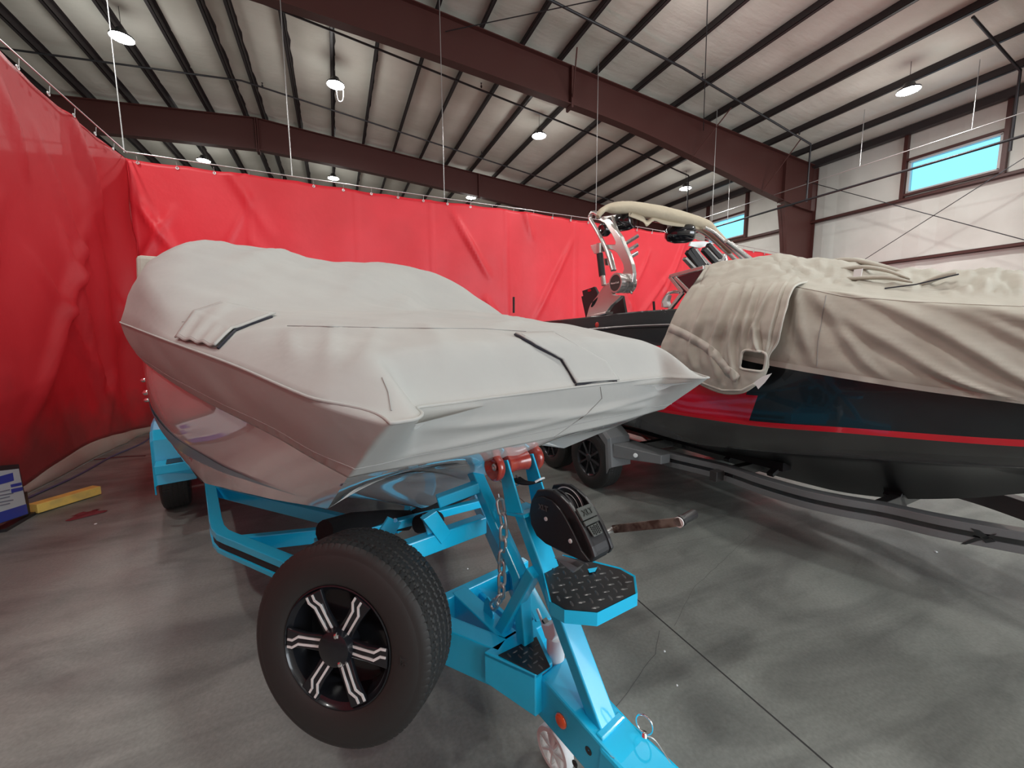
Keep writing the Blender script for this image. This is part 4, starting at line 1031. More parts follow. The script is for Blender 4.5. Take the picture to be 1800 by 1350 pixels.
# ================================================================== FAR BOAT (black, grey and red hull, half covered in loose beige canvas)
W2 = T2.w
QA = [-.15, .1, .5, 1.0, 1.5, 2.2, 3.0, 4.0, 7.6]
QL = [.02, .34, .63, .83, .97, 1.10, 1.18, 1.21, 1.20]
QZ = [1.70, 1.72, 1.77, 1.82, 1.86, 1.895, 1.905, 1.885, 1.86]
SA = [-.15, .3, .79, 1.4, 2.0, 2.78, 4.0, 7.6]; SLt = [.02, .45, .73, .94, 1.05, 1.12, 1.15, 1.13]; SZ = [1.3, 1.22, 1.155, 1.115, 1.065, 1.045, 1.01, .98]
BA = [-.15, .3, .81, 1.47, 2.15, 2.65, 3.2, 4.5, 7.6]; BL = [.02, .33, .58, .76, .90, .95, 1.0, 1.03, 1.02]; BZ = [1.22, 1.08, .98, .88, .79, .745, .77, .74, .72]
VA = [-.15, .3, .9, 1.13, 1.57, 1.95, 2.7, 7.6]; VZ = [1.2, .96, .70, .585, .43, .37, .35, .36]
def hull2(a, v):
    g = (pch(QA, QL, a), pch(QA, QZ, a)); s = (pch(SA, SLt, a), pch(SA, SZ, a)); b = (pch(BA, BL, a), pch(BA, BZ, a))
    if v < .6: t = v/.6; return lerp(g[0], s[0], t)+.02*math.sin(math.pi*t)*min(1, g[0]), lerp(g[1], s[1], t)
    if v < .64: return s[0]-(v-.6)*.1, s[1]-(v-.6)/.04*.036
    t = (v-.64)/.36; return lerp(s[0]-.004, b[0], t)+.012*math.sin(math.pi*t), lerp(s[1]-.036, b[1], t)
boat2 = thing('tower_boat', 'black, grey and red wakeboard boat with an aluminium tower, partly under loose beige canvas', 'boat', W2(3.4, 0, .4))
def hull2_mesh():
    m = MB(); NS = 190; vs = [0, .03, .06, .09]+[.09+.12*k/4 for k in range(1, 5)]+[.21+.39*k/14 for k in range(1, 15)]+[.64]+[.64+.36*k/10 for k in range(1, 11)]
    for sg in (1, -1):
        rows = []
        for i in range(NS+1):
            s = -.15+(7.6+.15)*(i/NS)**1.1; r = []
            for v in vs:
                sh = .30*max(-.4, min(0, v-.6))*-1*(-1); a = max(-.15, min(7.6, s+(.42*(v-.6) if v < .6 else 0)*sm((s+.1)/.8)))
                l, z = hull2(a, v); r.append(W2(a, sg*l, z))
            rows.append(r)
        base = len(m.f); m.grid(rows)
        nv = len(vs)-1; sd = min(range(NS+1), key=lambda i: abs(-.15+7.75*(i/NS)**1.1-1.99))
        for i in range(NS):
            for j in range(nv):
                v = (vs[j]+vs[j+1])/2
                k = 0
                if .6 < v < .64: k = 2
                elif v > .64: k = 1
                elif v > .21+.24*(1-sm((-.15+7.75*(i/NS)**1.1-2.0)/.7)) and i >= sd: k = 2
                m.mi[base+i*nv+j] = k
        rows = []
        for i in range(NS+1):
            a = -.15+7.75*(i/NS)**1.1; l, z = hull2(a, 1); kz = pch(VA, VZ, a)
            rows.append([W2(a, sg*l*(1-t), lerp(z, kz, t)+.03*math.sin(math.pi*t)) for t in [k/8 for k in range(9)]])
        m.grid(rows, mi=3)
        rows = []
        for i in range(NS+1):
            a = -.15+7.75*(i/NS)**1.1; l, z = hull2(a, 0); rows.append([W2(a, sg*l, z), W2(a, sg*max(0, l-.015), z+.012), W2(a, sg*max(0, l-.22), z+.01), W2(a, sg*max(0, l-.24), z-.35), W2(a, 0, z-.42)])
        m.grid(rows, mi=4)
    return m
M['deckblack'] = mat('black_deck', (.02, .018, .02), .25, coat=.6)
h2 = hull2_mesh().build('hull', ['hullblack', 'hullgrey', 'hullred', 'hullbottom', 'deckblack'], boat2, smooth=True, merge=True, autos=30)
bvh2 = bvh_of(h2)
rr2 = [W2(a, hull2(a, .09)[0]+.006, hull2(a, .09)[1]) for a in [-.1+.2*i for i in range(39)]]
MB().tube(rr2, .014, 8).build('rub_rail', 'chromeblack' if False else 'deckblack', boat2, smooth=True)
MB().tube([p+Vector((0, 0, .012))+T2.L*.004 for p in rr2], .004, 6).build('rub_rail_trim', 'machined', boat2, smooth=True)
MB().lathe([(0, 0), (0, .03), (.012, .032), (.018, .024), (.022, 0)], T2.atl(1051, 571, 1.19), T2.L, 20).build('side_nav_light', 'redlens', boat2, smooth=True)
MB().lathe([(-.02, 0), (-.02, .022), (.012, .026), (.02, 0)], T2.atl(1172, 549, 1.14), T2.L, 16).build('cleat', 'chrome', boat2, smooth=True)
# windshield wing
wsP = lambda pts, l: [T2.atl(x, y, l) for x, y in pts]
MB().prism(wsP([(1184, 489), (1237, 474), (1222, 496), (1207, 516), (1200, 512)], 1.0), T2.L*.008).build('windshield_glass', 'dglass', boat2)
wf2 = MB()
for p, q in (((1178, 486), (1238, 470)), ((1178, 486), (1201, 514)), ((1201, 514), (1176, 546)), ((1188, 488), (1212, 512))):
    wf2.bar(T2.atl(*p, 1.0), T2.atl(*q, 1.0), .03, .03, T2.L)
wf2.build('windshield_frame', 'alu', boat2, bevel=.004)
MB().tube(spline(wsP([(1165, 540), (1166, 528), (1174, 517), (1185, 513), (1196, 514)], .9), 6), .014, 8).build('seat_grab_rail', 'chrome', boat2, smooth=True)
MB().prism(wsP([(1166, 541), (1164, 532), (1170, 520), (1175, 518), (1172, 530), (1176, 540)], .92), T2.L*-.05).build('seat_edge', 'white', boat2, bevel=.008)
MB().tube([T2.atl(1150, 545, 1.0), T2.atl(1149, 530, 1.0)], .011, 8).build('antenna_post', 'black', boat2)
# tower, near side
cx = lambda p: (1020+p[0]/6.14, 350+p[1]/6.14)
def towp(name, pts, l, th, m='alu', bev=.006, raw=True): return MB().prism([T2.atl(*(cx(p) if raw else p), l) for p in pts], T2.L*-th).build(name, m, boat2, bevel=bev)
towp('tower_base', [(60, 1290), (90, 1180), (112, 1130), (175, 1050), (240, 950), (300, 900), (350, 1030), (440, 1040), (420, 1070), (330, 1150), (275, 1225), (270, 1245)], 1.17, .045, 'alu')
towp('base_slot', [(112, 1165), (130, 1110), (185, 1060), (180, 1085), (150, 1140), (128, 1165)], 1.173, .01, 'void', 0)
towp('base_foot', [(55, 1290), (270, 1240), (275, 1215), (120, 1250)], 1.19, .10, 'alu', .004)
hubc = T2.atl(*cx((375, 905)), 1.20)
hb = MB().lathe([(-.20, 0), (-.20, .088), (-.17, .092), (-.168, .086), (-.13, .086), (-.128, .092), (-.09, .092), (-.088, .086), (-.05, .086), (-.048, .097), (-.006, .097), (0, .092), (.0, .078), (-.004, .076), (-.004, 0)], hubc, T2.L, 40).build('tower_hinge', 'alu', boat2, smooth=True, autos=30)
M['hubface'] = mat('hinge_face_dark', (.05, .04, .04), .4)
MB().lathe([(0, 0), (0, .076), (.002, .076)], hubc-T2.L*.003, T2.L, 36).build('hinge_face', 'hubface', hb)
text_mesh('hinge_lettering', 'MasterCraft', 'machined', hb, hubc+T2.L*.002, -T2.A, Z3, .024, .0006)
towp('tower_arm', [(560, 900), (568, 800), (552, 700), (520, 610), (475, 510), (430, 400), (380, 330), (330, 270), (280, 215), (200, 190), (195, 225), (262, 262), (300, 320), (345, 390), (378, 460), (375, 490), (230, 492), (232, 530), (355, 550), (395, 580), (430, 640), (460, 700), (470, 760), (450, 800), (470, 870)], 1.12, .05)
tb = lambda pts, r, name, m='alu', l=1.15: MB().tube(spline([T2.atl(*cx(p), l) for p in pts], 6), r, 12).build(name, m, boat2, smooth=True)
tb([(210, 195), (165, 150), (125, 155), (105, 195), (120, 240), (190, 360), (250, 480), (300, 600), (350, 770)], .021, 'tower_tube')
tb([(345, 190), (400, 340), (425, 400)], .016, 'tower_tube', l=1.0)
tb([(300, 560), (330, 600), (375, 770)], .016, 'tower_tube', l=1.05)
tb([(205, 480), (205, 590)], .032, 'strut_end', l=1.17); tb([(210, 590), (238, 830)], .034, 'gas_strut', 'black', 1.17); tb([(240, 825), (255, 930)], .026, 'strut_end', l=1.17)
towp('strut_bracket', [(110, 500), (150, 490), (200, 480), (260, 500), (260, 560), (150, 590), (130, 560), (115, 525)], 1.14, .03, 'alu', .004)
towp('strut_bracket', [(250, 640), (290, 640), (300, 715), (265, 715)], 1.12, .03, 'alu', .004)
for p, q in (((465, 495), (630, 392)), ((495, 568), (625, 490)), ((520, 637), (620, 578))):
    MB().bar(T2.atl(*cx(p), 1.0), T2.atl(*cx(q), .9), .035, .022, T2.L).build('board_rack_prong', 'alu', boat2, bevel=.004)
for p, q in (((560, 860), (595, 855)), ((560, 885), (590, 880)), ((530, 975), (555, 1020))):
    MB().bar(T2.atl(*cx(p), 1.05), T2.atl(*cx(q), 1.05), .02, .012).build('rack_pin', 'alu', boat2)
towp('speaker_grille_panel', [(10, 1050), (30, 1045), (20, 990), (150, 945), (180, 1000), (230, 1250), (60, 1290)], .98, .03, 'black', .002)
towp('panel_handle', [(78, 985), (88, 972), (112, 972), (118, 988), (104, 998), (84, 1000)], .985, .004, 'hullred', .0)
towp('speaker_grille_panel', [(270, 1245), (345, 1130), (455, 1045), (490, 1240)], .95, .03, 'black', .002)
# tower cross member, bimini roll and pods
A36 = 3.5
def ba(x, y, a=A36): return T2.ata(x, y, a)
topx = [(1049, 378), (1052, 370), (1062, 362), (1077, 356), (1100, 354), (1140, 359), (1190, 370), (1238, 386), (1256, 402), (1273, 420), (1290, 440)]
botx = [(1052, 384), (1058, 378), (1066, 372), (1079, 375), (1102, 376), (1140, 384), (1190, 395), (1232, 404), (1248, 412), (1266, 428), (1284, 446)]
rows = []
def ell(T, B, n=14):
    c = (T+B)/2; h = (T-B)/2; r = h.length
    return [c+h*math.cos(2*math.pi*k/n)+T2.A*(r*1.25)*math.sin(2*math.pi*k/n) for k in range(n)]
Tt = spline([ba(*p) for p in topx], 6); Bb = spline([ba(*p) for p in botx], 6)
m = MB()
rws = []
for i, (p, q) in enumerate(zip(Tt, Bb)):
    e = ell(p, q); c = (p+q)/2; rws.append([c+(v-c)*(1+.05*nz(v, 18, i % 3)) for v in e])
m.grid(rws, closed=True); m.add(rws[0], [tuple(range(14))]); m.add(rws[-1], [tuple(range(14))])
m.build('bimini_roll', 'beige', boat2, smooth=True)
skr = []
lowp = [(1105, 378), (1130, 388), (1137, 396), (1150, 386), (1165, 392), (1190, 396), (1215, 398), (1234, 404)]
sa_ = spline([ba(x, y-8, A36-.02) for x, y in lowp], 4); sb_ = spline([ba(x, y+2, A36-.04) for x, y in lowp], 4)
MB().grid([sa_, sb_]).build('bimini_flap', 'beige', boat2, smooth=True, solid=.004)
def tube_px(pts, a, r, name, m='alu'): return MB().tube(spline([ba(x, y, a) for x, y in pts], 5), r, 10).build(name, m, boat2, smooth=True)
tube_px([(1060, 385), (1110, 380), (1180, 392), (1222, 402), (1245, 414), (1270, 436), (1296, 460), (1310, 480)], 3.65, .026, 'tower_crossbar')
tube_px([(1238, 400), (1256, 410), (1280, 432), (1305, 455), (1330, 485)], 3.4, .022, 'tower_tube'); tube_px([(1262, 412), (1300, 445), (1330, 480)], 3.5, .02, 'tower_tube')
tube_px([(1276, 424), (1310, 450), (1345, 480)], 3.3, .024, 'tower_tube'); tube_px([(1284, 426), (1330, 462)], 3.6, .018, 'tower_tube')
def pod(c, ax, L_, R0):
    return MB().lathe([(-L_, 0), (-L_, R0*.4), (-L_*.8, R0*.75), (-L_*.3, R0), (L_*.5, R0*1.02), (L_*.85, R0*.92), (L_, R0*.8), (L_*.95, R0*.6), (L_*.95, 0)], c, ax, 28).build('tower_speaker', 'gloss', boat2, smooth=True)
c1 = ba(1194, 411, 3.55); pod(c1, (T2.A*-.55-T2.L*.75).normalized()*1, .155, .105); MB().tube([c1+Z3*.09, c1+Z3*.2], .012, 8).build('speaker_clamp', 'alu', boat2)
c2 = ba(1095, 390, 3.6); pod(c2, (T2.A*-.8-T2.L*.3).normalized(), .12, .095)
c3 = ba(1064, 404, 3.7); pod(c3, T2.L, .06, .07)
MB().prism([ba(*p, 3.4) for p in ((1215, 425), (1238, 424), (1256, 428), (1230, 436), (1212, 432))], T2.A*.02).build('tower_plate', 'white', boat2)
# far-side board rack
for p, q, w_, mm in (((1203, 454), (1222, 474), .03, 'alu'), ((1208, 442), (1232, 474), .05, 'black'), ((1214, 437), (1236, 470), .05, 'black'), ((1221, 438), (1240, 464), .03, 'alu'), ((1230, 450), (1250, 470), .03, 'alu'), ((1236, 438), (1263, 468), .05, 'black'), ((1240, 437), (1266, 464), .02, 'alu'), ((1244, 430), (1266, 456), .045, 'black'), ((1248, 430), (1270, 452), .02, 'alu')):
    MB().bar(ba(*p, 3.3), ba(*q, 3.3), w_, .05, T2.A.cross(Z3)).build('board_rack_prong', mm, boat2, bevel=.005)
MB().tube(spline([ba(1262, 460, 3.3), ba(1268, 456, 3.3), ba(1272, 450, 3.3), ba(1275, 458, 3.3), ba(1272, 468, 3.3)], 5), .03, 8).build('rack_hook', 'alu', boat2, smooth=True)
tag(MB().tube([T2.atl(903, 550, 1.0), T2.atl(903, 522, 1.0)], .018, 8).build('dark_post', 'black'), 'short dark post standing on the stern of the far boat, seen over the near cover', 'post')
bpy.data.objects['dark_post'].parent = boat2; bpy.data.objects['dark_post'].matrix_parent_inverse = Matrix.Translation(-Vector(boat2.location))
for k in ('label', 'category'): del bpy.data.objects['dark_post'][k]

# ---- main loose cover
def C2(x, y, l): return T2.atl(x, y, l)
ctrl = [
 [C2(1215, 622, 1.20), C2(1280, 628, 1.17), C2(1350, 642, 1.12), C2(1430, 656, 1.05), C2(1520, 671, .97), C2(1620, 687, .885), C2(1710, 699, .80), C2(1800, 710, .72), C2(1900, 724, .60), C2(2040, 742, .42)],
 [C2(1215, 598, 1.215), C2(1280, 604, 1.185), C2(1355, 612, 1.14), C2(1435, 624, 1.07), C2(1525, 640, .99), C2(1625, 655, .905), C2(1715, 667, .82), C2(1800, 678, .74), C2(1900, 690, .62), C2(2040, 705, .44)],
 [C2(1215, 560, 1.22), C2(1280, 560, 1.20), C2(1360, 565, 1.15), C2(1445, 572, 1.08), C2(1535, 582, 1.0), C2(1635, 595, .91), C2(1720, 605, .82), C2(1800, 614, .74), C2(1900, 624, .62), C2(2040, 636, .44)],
 [C2(1220, 530, 1.19), C2(1290, 520, 1.17), C2(1375, 515, 1.11), C2(1455, 518, 1.03), C2(1540, 528, .95), C2(1635, 538, .86), C2(1720, 542, .77), C2(1800, 546, .69), C2(1900, 550, .57), C2(2040, 554, .40)],
 [C2(1228, 510, 1.08), C2(1300, 500, 1.06), C2(1390, 500, 1.0), C2(1465, 509, .92), C2(1550, 520, .85), C2(1640, 529, .77), C2(1720, 533, .68), C2(1800, 537, .6), C2(1900, 541, .48), C2(2040, 546, .32)],
 [C2(1240, 480, .85), C2(1310, 470, .82), C2(1400, 478, .75), C2(1475, 490, .68), C2(1560, 500, .6), C2(1645, 505, .52), C2(1725, 502, .45), C2(1800, 508, .38), C2(1900, 515, .3), C2(2040, 525, .2)],
 [C2(1262, 464, .6), C2(1320, 458, .56), C2(1395, 455, .45), C2(1480, 462, .35), C2(1565, 475, .25), C2(1650, 480, .15), C2(1735, 475, .1), C2(1800, 480, .1), C2(1900, 488, .08), C2(2040, 500, .05)]]
for dl, dz in ((-.55, -.05), (-.95, -.28), (-1.25, -.55)):
    ctrl.append([p+T2.L*(dl)*min(1, .25+.08*i*0+((1.0-i*.07)))+Z3*dz for i, p in enumerate(ctrl[6])])
def push_out(P0, off, px_=None):
    # slide a cloth control point along its own sight line until it clears the hull side
    x, y = px_; l = T2.loc(P0)[1]
    for _ in range(8):
        a, l_, z = T2.loc(T2.atl(x, y, l)); best = None
        for k in range(61):
            hl, hz = hull2(max(-.1, a), k/60)
            if best is None or abs(hz-z) < best[0]: best = (abs(hz-z), hl)
        l = best[1]+off
    return T2.atl(x, y, l)
def prj(P):
    v = P-CAM; z = v.dot(cF); return 900+FPX*v.dot(cR)/z, 675-FPX*v.dot(cU)/z
for i in range(4):
    for j in range(len(ctrl[i])-1): ctrl[i][j] = push_out(ctrl[i][j], .05+.02*(i in (1, 2)), prj(ctrl[i][j]))
    ctrl[i][-1] = ctrl[i][-2]*2-ctrl[i][-3]
gr2 = spgrid(ctrl, 14, 9)
nr, nc = len(gr2), len(gr2[0])
def fold2(i, j, p):
    x = j/14.; s = 0   # column in control units
    y = i/9.           # 0 hem .. 4 fold
    side = sm((4.2-y)/.6)
    for (x0, y0, x1, y1, am, wd) in ((3.2, 3.4, 8.4, .4, .030, .16), (3.0, 2.6, 6.5, .3, .024, .12), (4.2, 3.5, 8.8, 1.5, .016, .14), (2.6, 3.2, 4.4, .4, .022, .10), (5.4, 3.2, 9, 2.2, .02, .12), (2.2, 3.4, 3.0, .5, .02, .10), (5.0, 1.2, 7.0, .1, .018, .08)):
        dx, dy = x1-x0, y1-y0; L_ = math.hypot(dx, dy); t = ((x-x0)*dx+(y-y0)*dy)/L_**2
        if -.1 < t < 1.1: d = ((x-x0)*dy-(y-y0)*dx)/L_; s += am*(math.exp(-(d/wd)**2)-.7*math.exp(-((d-.28)/wd)**2))*math.sin(math.pi*max(0, min(1, (t+.1)/1.2)))
    s *= side
    s += .012*nz(p, 5, 2)+.006*nz(p, 12, 4)
    top = sm((y-4.3)/.5); s2 = top*(.035*abs(noise.noise(Vector((x*2.3, y*1.6, 3.3))))+.02*noise.noise(Vector((x*5, y*3, 1))))
    return T2.L*s+Z3*s2
for i in range(nr):
    for j in range(nc): gr2[i][j] = gr2[i][j]+fold2(i, j, gr2[i][j])
cov2 = tag(MB().grid(gr2).build('boat_cover', 'cover2', smooth=True, solid=.004), 'loose wrinkled beige canvas cover over the bow of the red and black boat', 'boat cover')
hem = [r for r in gr2[0:1]][0]
hb_ = MB().grid([[p+T2.L*.006 for p in gr2[0]], [p+T2.L*.007 for p in gr2[3]]]).build('hem_band', 'tape', cov2, smooth=True)
hb_['label'] = 'paler stitched hem band'
bvc2 = bvh_of(cov2)
seam_px([(1452, 520), (1445, 560), (1438, 600), (1436, 645)], .0022, 'coverseam', .004, bvc2, cov2); seam_px([(1390, 503), (1480, 521), (1600, 531), (1700, 536), (1795, 540)], .003, 'tape', .004, bvc2, cov2)
# bunched folds lying on top
def fold_roll(pts, l, r, nm='bunched_fold'):
    P = spline([C2(x, y, l) for x, y in pts], 6); n = len(P); m = MB()
    rws = []
    for i, p in enumerate(P):
        t = i/(n-1); rr = r*(.35+.65*math.sin(math.pi*t)**.6)
        d = (P[min(i+1, n-1)]-P[max(0, i-1)]).normalized(); u = Z3; v = d.cross(u).normalized()
        rws.append([p+v*math.cos(k*math.pi/8)*rr*1.6+u*math.sin(k*math.pi/8)*rr*(1+.25*nz(p, 9, k % 4)) for k in range(16)])
    m.grid(rws, closed=True); m.add(rws[0], [tuple(range(16))]); m.add(rws[-1], [tuple(range(16))])
    return m.build(nm, 'cover2', cov2, smooth=True)
fold_roll([(1425, 494), (1450, 484), (1480, 474), (1520, 470), (1560, 476), (1600, 490)], .5, .016); fold_roll([(1420, 499), (1460, 494), (1505, 489), (1560, 488), (1605, 496)], .64, .015)
fold_roll([(1450, 463), (1475, 458), (1510, 459), (1560, 471), (1598, 481)], .3, .02); fold_roll([(1590, 510), (1620, 500), (1650, 488), (1682, 480)], .5, .018)
MB().prism([C2(x, y, .74) for x, y in ((1502, 474), (1517, 472), (1514, 486), (1500, 487))], T2.L*.006).build('white_tag', 'white', cov2)
MB().tube([C2(1555, 507, .72), C2(1610, 500, .66), C2(1685, 482, .55)], .004, 6).build('fold_shade', 'covershade', cov2)  # dark tube painting in the shade between the bunched folds

# ---- folded-back part of the cover hanging over the near side
dr = [
 [(1240, 466, .62), (1272, 461, .6), (1310, 455, .56), (1345, 450, .52), (1372, 446, .48), (1400, 452, .46), (1436, 466, .46)],
 [(1226, 488, .88), (1264, 483, .88), (1305, 480, .86), (1345, 478, .83), (1378, 477, .80), (1402, 481, .79), (1426, 491, .79)],
 [(1203, 522, 1.14), (1245, 516, 1.15), (1295, 512, 1.15), (1335, 509, 1.15), (1364, 507, 1.14), (1381, 506, 1.13), (1396, 505, 1.12)],
 [(1181, 563, 1.25), (1228, 560, 1.27), (1278, 560, 1.27), (1318, 558, 1.26), (1346, 555, 1.25), (1366, 552, 1.24), (1380, 550, 1.23)],
 [(1162, 612, 1.26), (1213, 612, 1.28), (1262, 612, 1.28), (1305, 606, 1.28), (1332, 602, 1.27), (1352, 600, 1.26), (1368, 597, 1.24)],
 [(1178, 636, 1.25), (1222, 648, 1.27), (1266, 654, 1.28), (1303, 650, 1.28), (1328, 642, 1.27), (1344, 634, 1.25), (1352, 625, 1.23)],
 [(1198, 654, 1.22), (1232, 677, 1.24), (1270, 692, 1.25), (1304, 692, 1.25), (1326, 680, 1.24), (1343, 664, 1.22), (1351, 646, 1.20)]]
dg = spgrid([[C2(*p) for p in r] for r in dr], 16, 14)
for i, r in enumerate(dg):
    y = i/14.
    for j, p in enumerate(r):
        x = j/16.; f = 0
        for (x0, x1, am, wd, ya, yb) in ((1.15, .95, .030, .10, 1.2, 5.4), (1.75, 1.9, .042, .13, 1.4, 5.6), (2.3, 2.65, .036, .10, 1.3, 5.8), (2.75, 3.05, .030, .10, 1.8, 4.3), (3.7, 3.3, .02, .12, 1.6, 3.8), (3.4, 4.3, .035, .14, 3.2, 4.6), (4.6, 4.9, .02, .10, 1.5, 4.5), (.45, .4, .014, .12, 1.0, 4.5)):
            t = (y-ya)/(yb-ya)
            if 0 < t < 1: c = lerp(x0, x1, t); f += am*(math.exp(-((x-c)/wd)**2)-.6*math.exp(-((x-c-.24)/wd)**2))*math.sin(math.pi*t)**.7
        f += .010*nz(p, 7, 1)+.006*nz(p, 16, 5)
        if y > 5.5: f *= .6
        dg[i][j] = p+T2.L*f*sm(y/1.3)+Z3*(.012*noise.noise(Vector((x*2, y*2.5, 9))))*(1-sm(y-1))
dm = MB(); dm.grid(dg)
def prj(P):
    v = P-CAM; z = v.dot(cF); return 900+FPX*v.dot(cR)/z, 675-FPX*v.dot(cU)/z
HOLE = (1324, 634, 21, 17)
def inhole(P, s=1.):
    x, y = prj(P); u = (x-HOLE[0])/(HOLE[2]*s)-.12*(y-HOLE[1])/HOLE[3]*-1; v = (y-HOLE[1])/(HOLE[3]*s)-.15*(x-HOLE[0])/HOLE[2]; return u**6+v**6 < 1
keep = []
for f in dm.f:
    c = sum((dm.v[k] for k in f), Vector())/4
    if not inhole(c): keep.append(f)
full_f = dm.f; dm.f = keep; dm.mi = [0]*len(keep)
drp = dm.build('folded_flap', 'cover2', cov2, smooth=True, solid=.005); drp['label'] = 'folded back part hanging over the boat side, with a square window hole'
tmpb = BVHTree.FromPolygons(dm.v, full_f)
ring = []
for k in range(48):
    t = 2*math.pi*k/48; c, s_ = math.cos(t), math.sin(t); q = (abs(c)**6+abs(s_)**6)**(-1/6.); v = s_*q; u = c*q; x = HOLE[0]+HOLE[2]*(u-.12*v); y = HOLE[1]+HOLE[3]*(v+.15*u)
    p = on_surf(tmpb, x, y, .004); 
    if p: ring.append(p)
MB().tube(ring, .009, 8, closed=True).build('hole_binding', 'tape', cov2, smooth=True)
def tape(pts, w_, nm='pale_strip'):
    ra, rb = [], []
    for a, b in zip(pts, pts[1:]):
        for k in range(8):
            x, y = a[0]+(b[0]-a[0])*k/8, a[1]+(b[1]-a[1])*k/8; d = math.hypot(b[0]-a[0], b[1]-a[1]); nx, ny = -(b[1]-a[1])/d, (b[0]-a[0])/d
            p, q = on_surf(tmpb, x-nx*w_/2, y-ny*w_/2, .006), on_surf(tmpb, x+nx*w_/2, y+ny*w_/2, .006)
            if p and q: ra.append(p); rb.append(q)
    return MB().grid([ra, rb]).build(nm, 'tape', cov2, smooth=True, solid=.002)
tape([(1174, 574), (1205, 588), (1240, 608), (1262, 628), (1280, 652), (1300, 668)], 15)
tape([(1171, 622), (1200, 648), (1232, 672), (1270, 686), (1304, 686), (1330, 672)], 4, 'hem_band')
MB().tube([p+T2.L*.004 for p in [r[-1] for r in dg]], .007, 8).build('edge_binding', 'tape', cov2, smooth=True)
tgp = [T2.atl(x, y, 1.27) for x, y in ((1326, 672), (1333, 684), (1345, 672), (1357, 656), (1340, 662))]
MB().prism(tgp, T2.L*.002).build('white_tag', 'white', cov2)

# ================================================================== GREY TRAILER
trailer2 = thing('boat_trailer', 'grey tandem boat trailer with curved side rails carrying the far boat', 'trailer', W2(.9, 0, 0))
Rt = [(1100, 775), (1164, 793), (1264, 817), (1335, 840), (1409, 861), (1480, 876), (1556, 889), (1653, 910), (1776, 932), (1900, 952)]
zr2 = .565
rt_loc = [T2.loc(atz(x, y, zr2)) for x, y in Rt]; rt_loc = [(7.0, .88, zr2), (4.5, .88, zr2)]+[q for q in rt_loc]
rt_loc[2] = (3.6, .89, zr2); rt_loc[3] = (2.95, .88, zr2)
pl2 = spline([Vector(q) for q in rt_loc], 6)
def sweep2(sg, prof, mb):
    rows = []
    for i, p in enumerate(pl2):
        a_, b_ = pl2[max(0, i-1)], pl2[min(len(pl2)-1, i+1)]; d = (b_-a_); d.z = 0; d.normalize(); nrm = Vector((d.y, -d.x, 0))
        if nrm.y < 0: nrm = -nrm
        rows.append([W2(p.x+nrm.x*o, sg*(p.y+nrm.y*o), p.z+z) for o, z in prof])
    mb.grid(rows, closed=True); mb.add(rows[0], [tuple(range(len(prof)))]); mb.add(rows[-1], [tuple(range(len(prof)))])
for sg in (1, -1):
    m = MB(); sweep2(sg, [(0, -.05), (.0, 0), (-.09, 0), (-.09, -.13), (0, -.13), (0, -.085), (-.014, -.085), (-.014, -.05)], m); m.build('frame_rail', 'grey2', trailer2, bevel=.004)
    m = MB(); sweep2(sg, [(-.012, -.051), (-.0145, -.051), (-.0145, -.084), (-.012, -.084)], m); m.build('rail_stripe', 'gloss', trailer2)
def bar2(name, p, q, w, h, m='darkgrey2', side=None): return MB().bar(W2(*p), W2(*q), w, h, side).build(name, m, trailer2, bevel=.004)
for a in (2.4, 3.4, 4.8, 6.3): bar2('crossmember', (a, -.85, .48), (a, .85, .48), .07, .09)
bar2('crossmember', (1.45, -.55, .47), (1.45, .55, .47), .06, .09)
nosepts = [T2.loc(atz(*p, .56)) for p in ((1640, 902), (1776, 930))]
MB().box8([W2(.1, -.1, .42), W2(.1, .1, .42), W2(.74, .27, .42), W2(.74, -.27, .42), W2(.1, -.1, .56), W2(.1, .1, .56), W2(.74, .27, .56), W2(.74, -.27, .56)]).build('tongue', 'darkgrey2', trailer2, bevel=.006)
bar2('tongue_bar', (-.9, 0, .49), (.2, 0, .49), .12, .12)
# dark angular logo mark on the rail
def railface(x, y):
    # outer rail face plane near the gusset
    a, b = rt_loc[-3], rt_loc[-2]; P = W2(a[0], a[1], 0); Q = W2(b[0], b[1], 0); d = (Q-P).normalized(); n = Vector((-d.y, d.x, 0)); n = n if n.dot(CAM-P) > 0 else -n
    v = ray(x, y); t = (P+n*.004-CAM).dot(n)/v.dot(n); return CAM+v*t, n
lg = MB()
for pts in ([(1706, 928), (1722, 932), (1750, 952), (1732, 954)], [(1688, 956), (1716, 944), (1728, 948), (1697, 957)], [(1726, 944), (1752, 938), (1740, 946), (1730, 949)]):
    P = [railface(*p) for p in pts]; lg.prism([p[0] for p in P], P[0][1]*.003)
lg.build('logo_mark', 'gloss', trailer2)
for a in (3.69, 4.50):
    for sg in (1, -1): small_wheel(W2(a, sg*1.20, .345), T2.L*sg, trailer2, 'darkrim', W=.215)
    bar2('axle', (a, -1, .34), (a, 1, .34), .06, .06)
for sg in (1, -1):
    m = MB(); pts = [(3.27, .36), (3.30, .66), (3.42, .74), (3.7, .77), (4.5, .77), (4.8, .72), (4.95, .4)]
    m.grid([[W2(a, sg*.97, z) for a, z in pts], [W2(a, sg*1.22, z) for a, z in pts], [W2(a+(4.1-a)*.03, sg*1.235, z-.02) for a, z in pts], [W2(a+(4.1-a)*.07, sg*1.235, z-.08) for a, z in pts]])
    m.build('fender', 'grey2', trailer2, solid=.012, bevel=.003)
    s = MB(); s.box8([W2(2.82, sg*.90, .49), W2(2.82, sg*1.02, .49), W2(3.28, sg*1.20, .46), W2(3.28, sg*.90, .46), W2(2.82, sg*.90, .575), W2(2.82, sg*1.02, .575), W2(3.28, sg*1.20, .60), W2(3.28, sg*.90, .60)])
    s.build('fender_step', 'grey2', trailer2, bevel=.006)
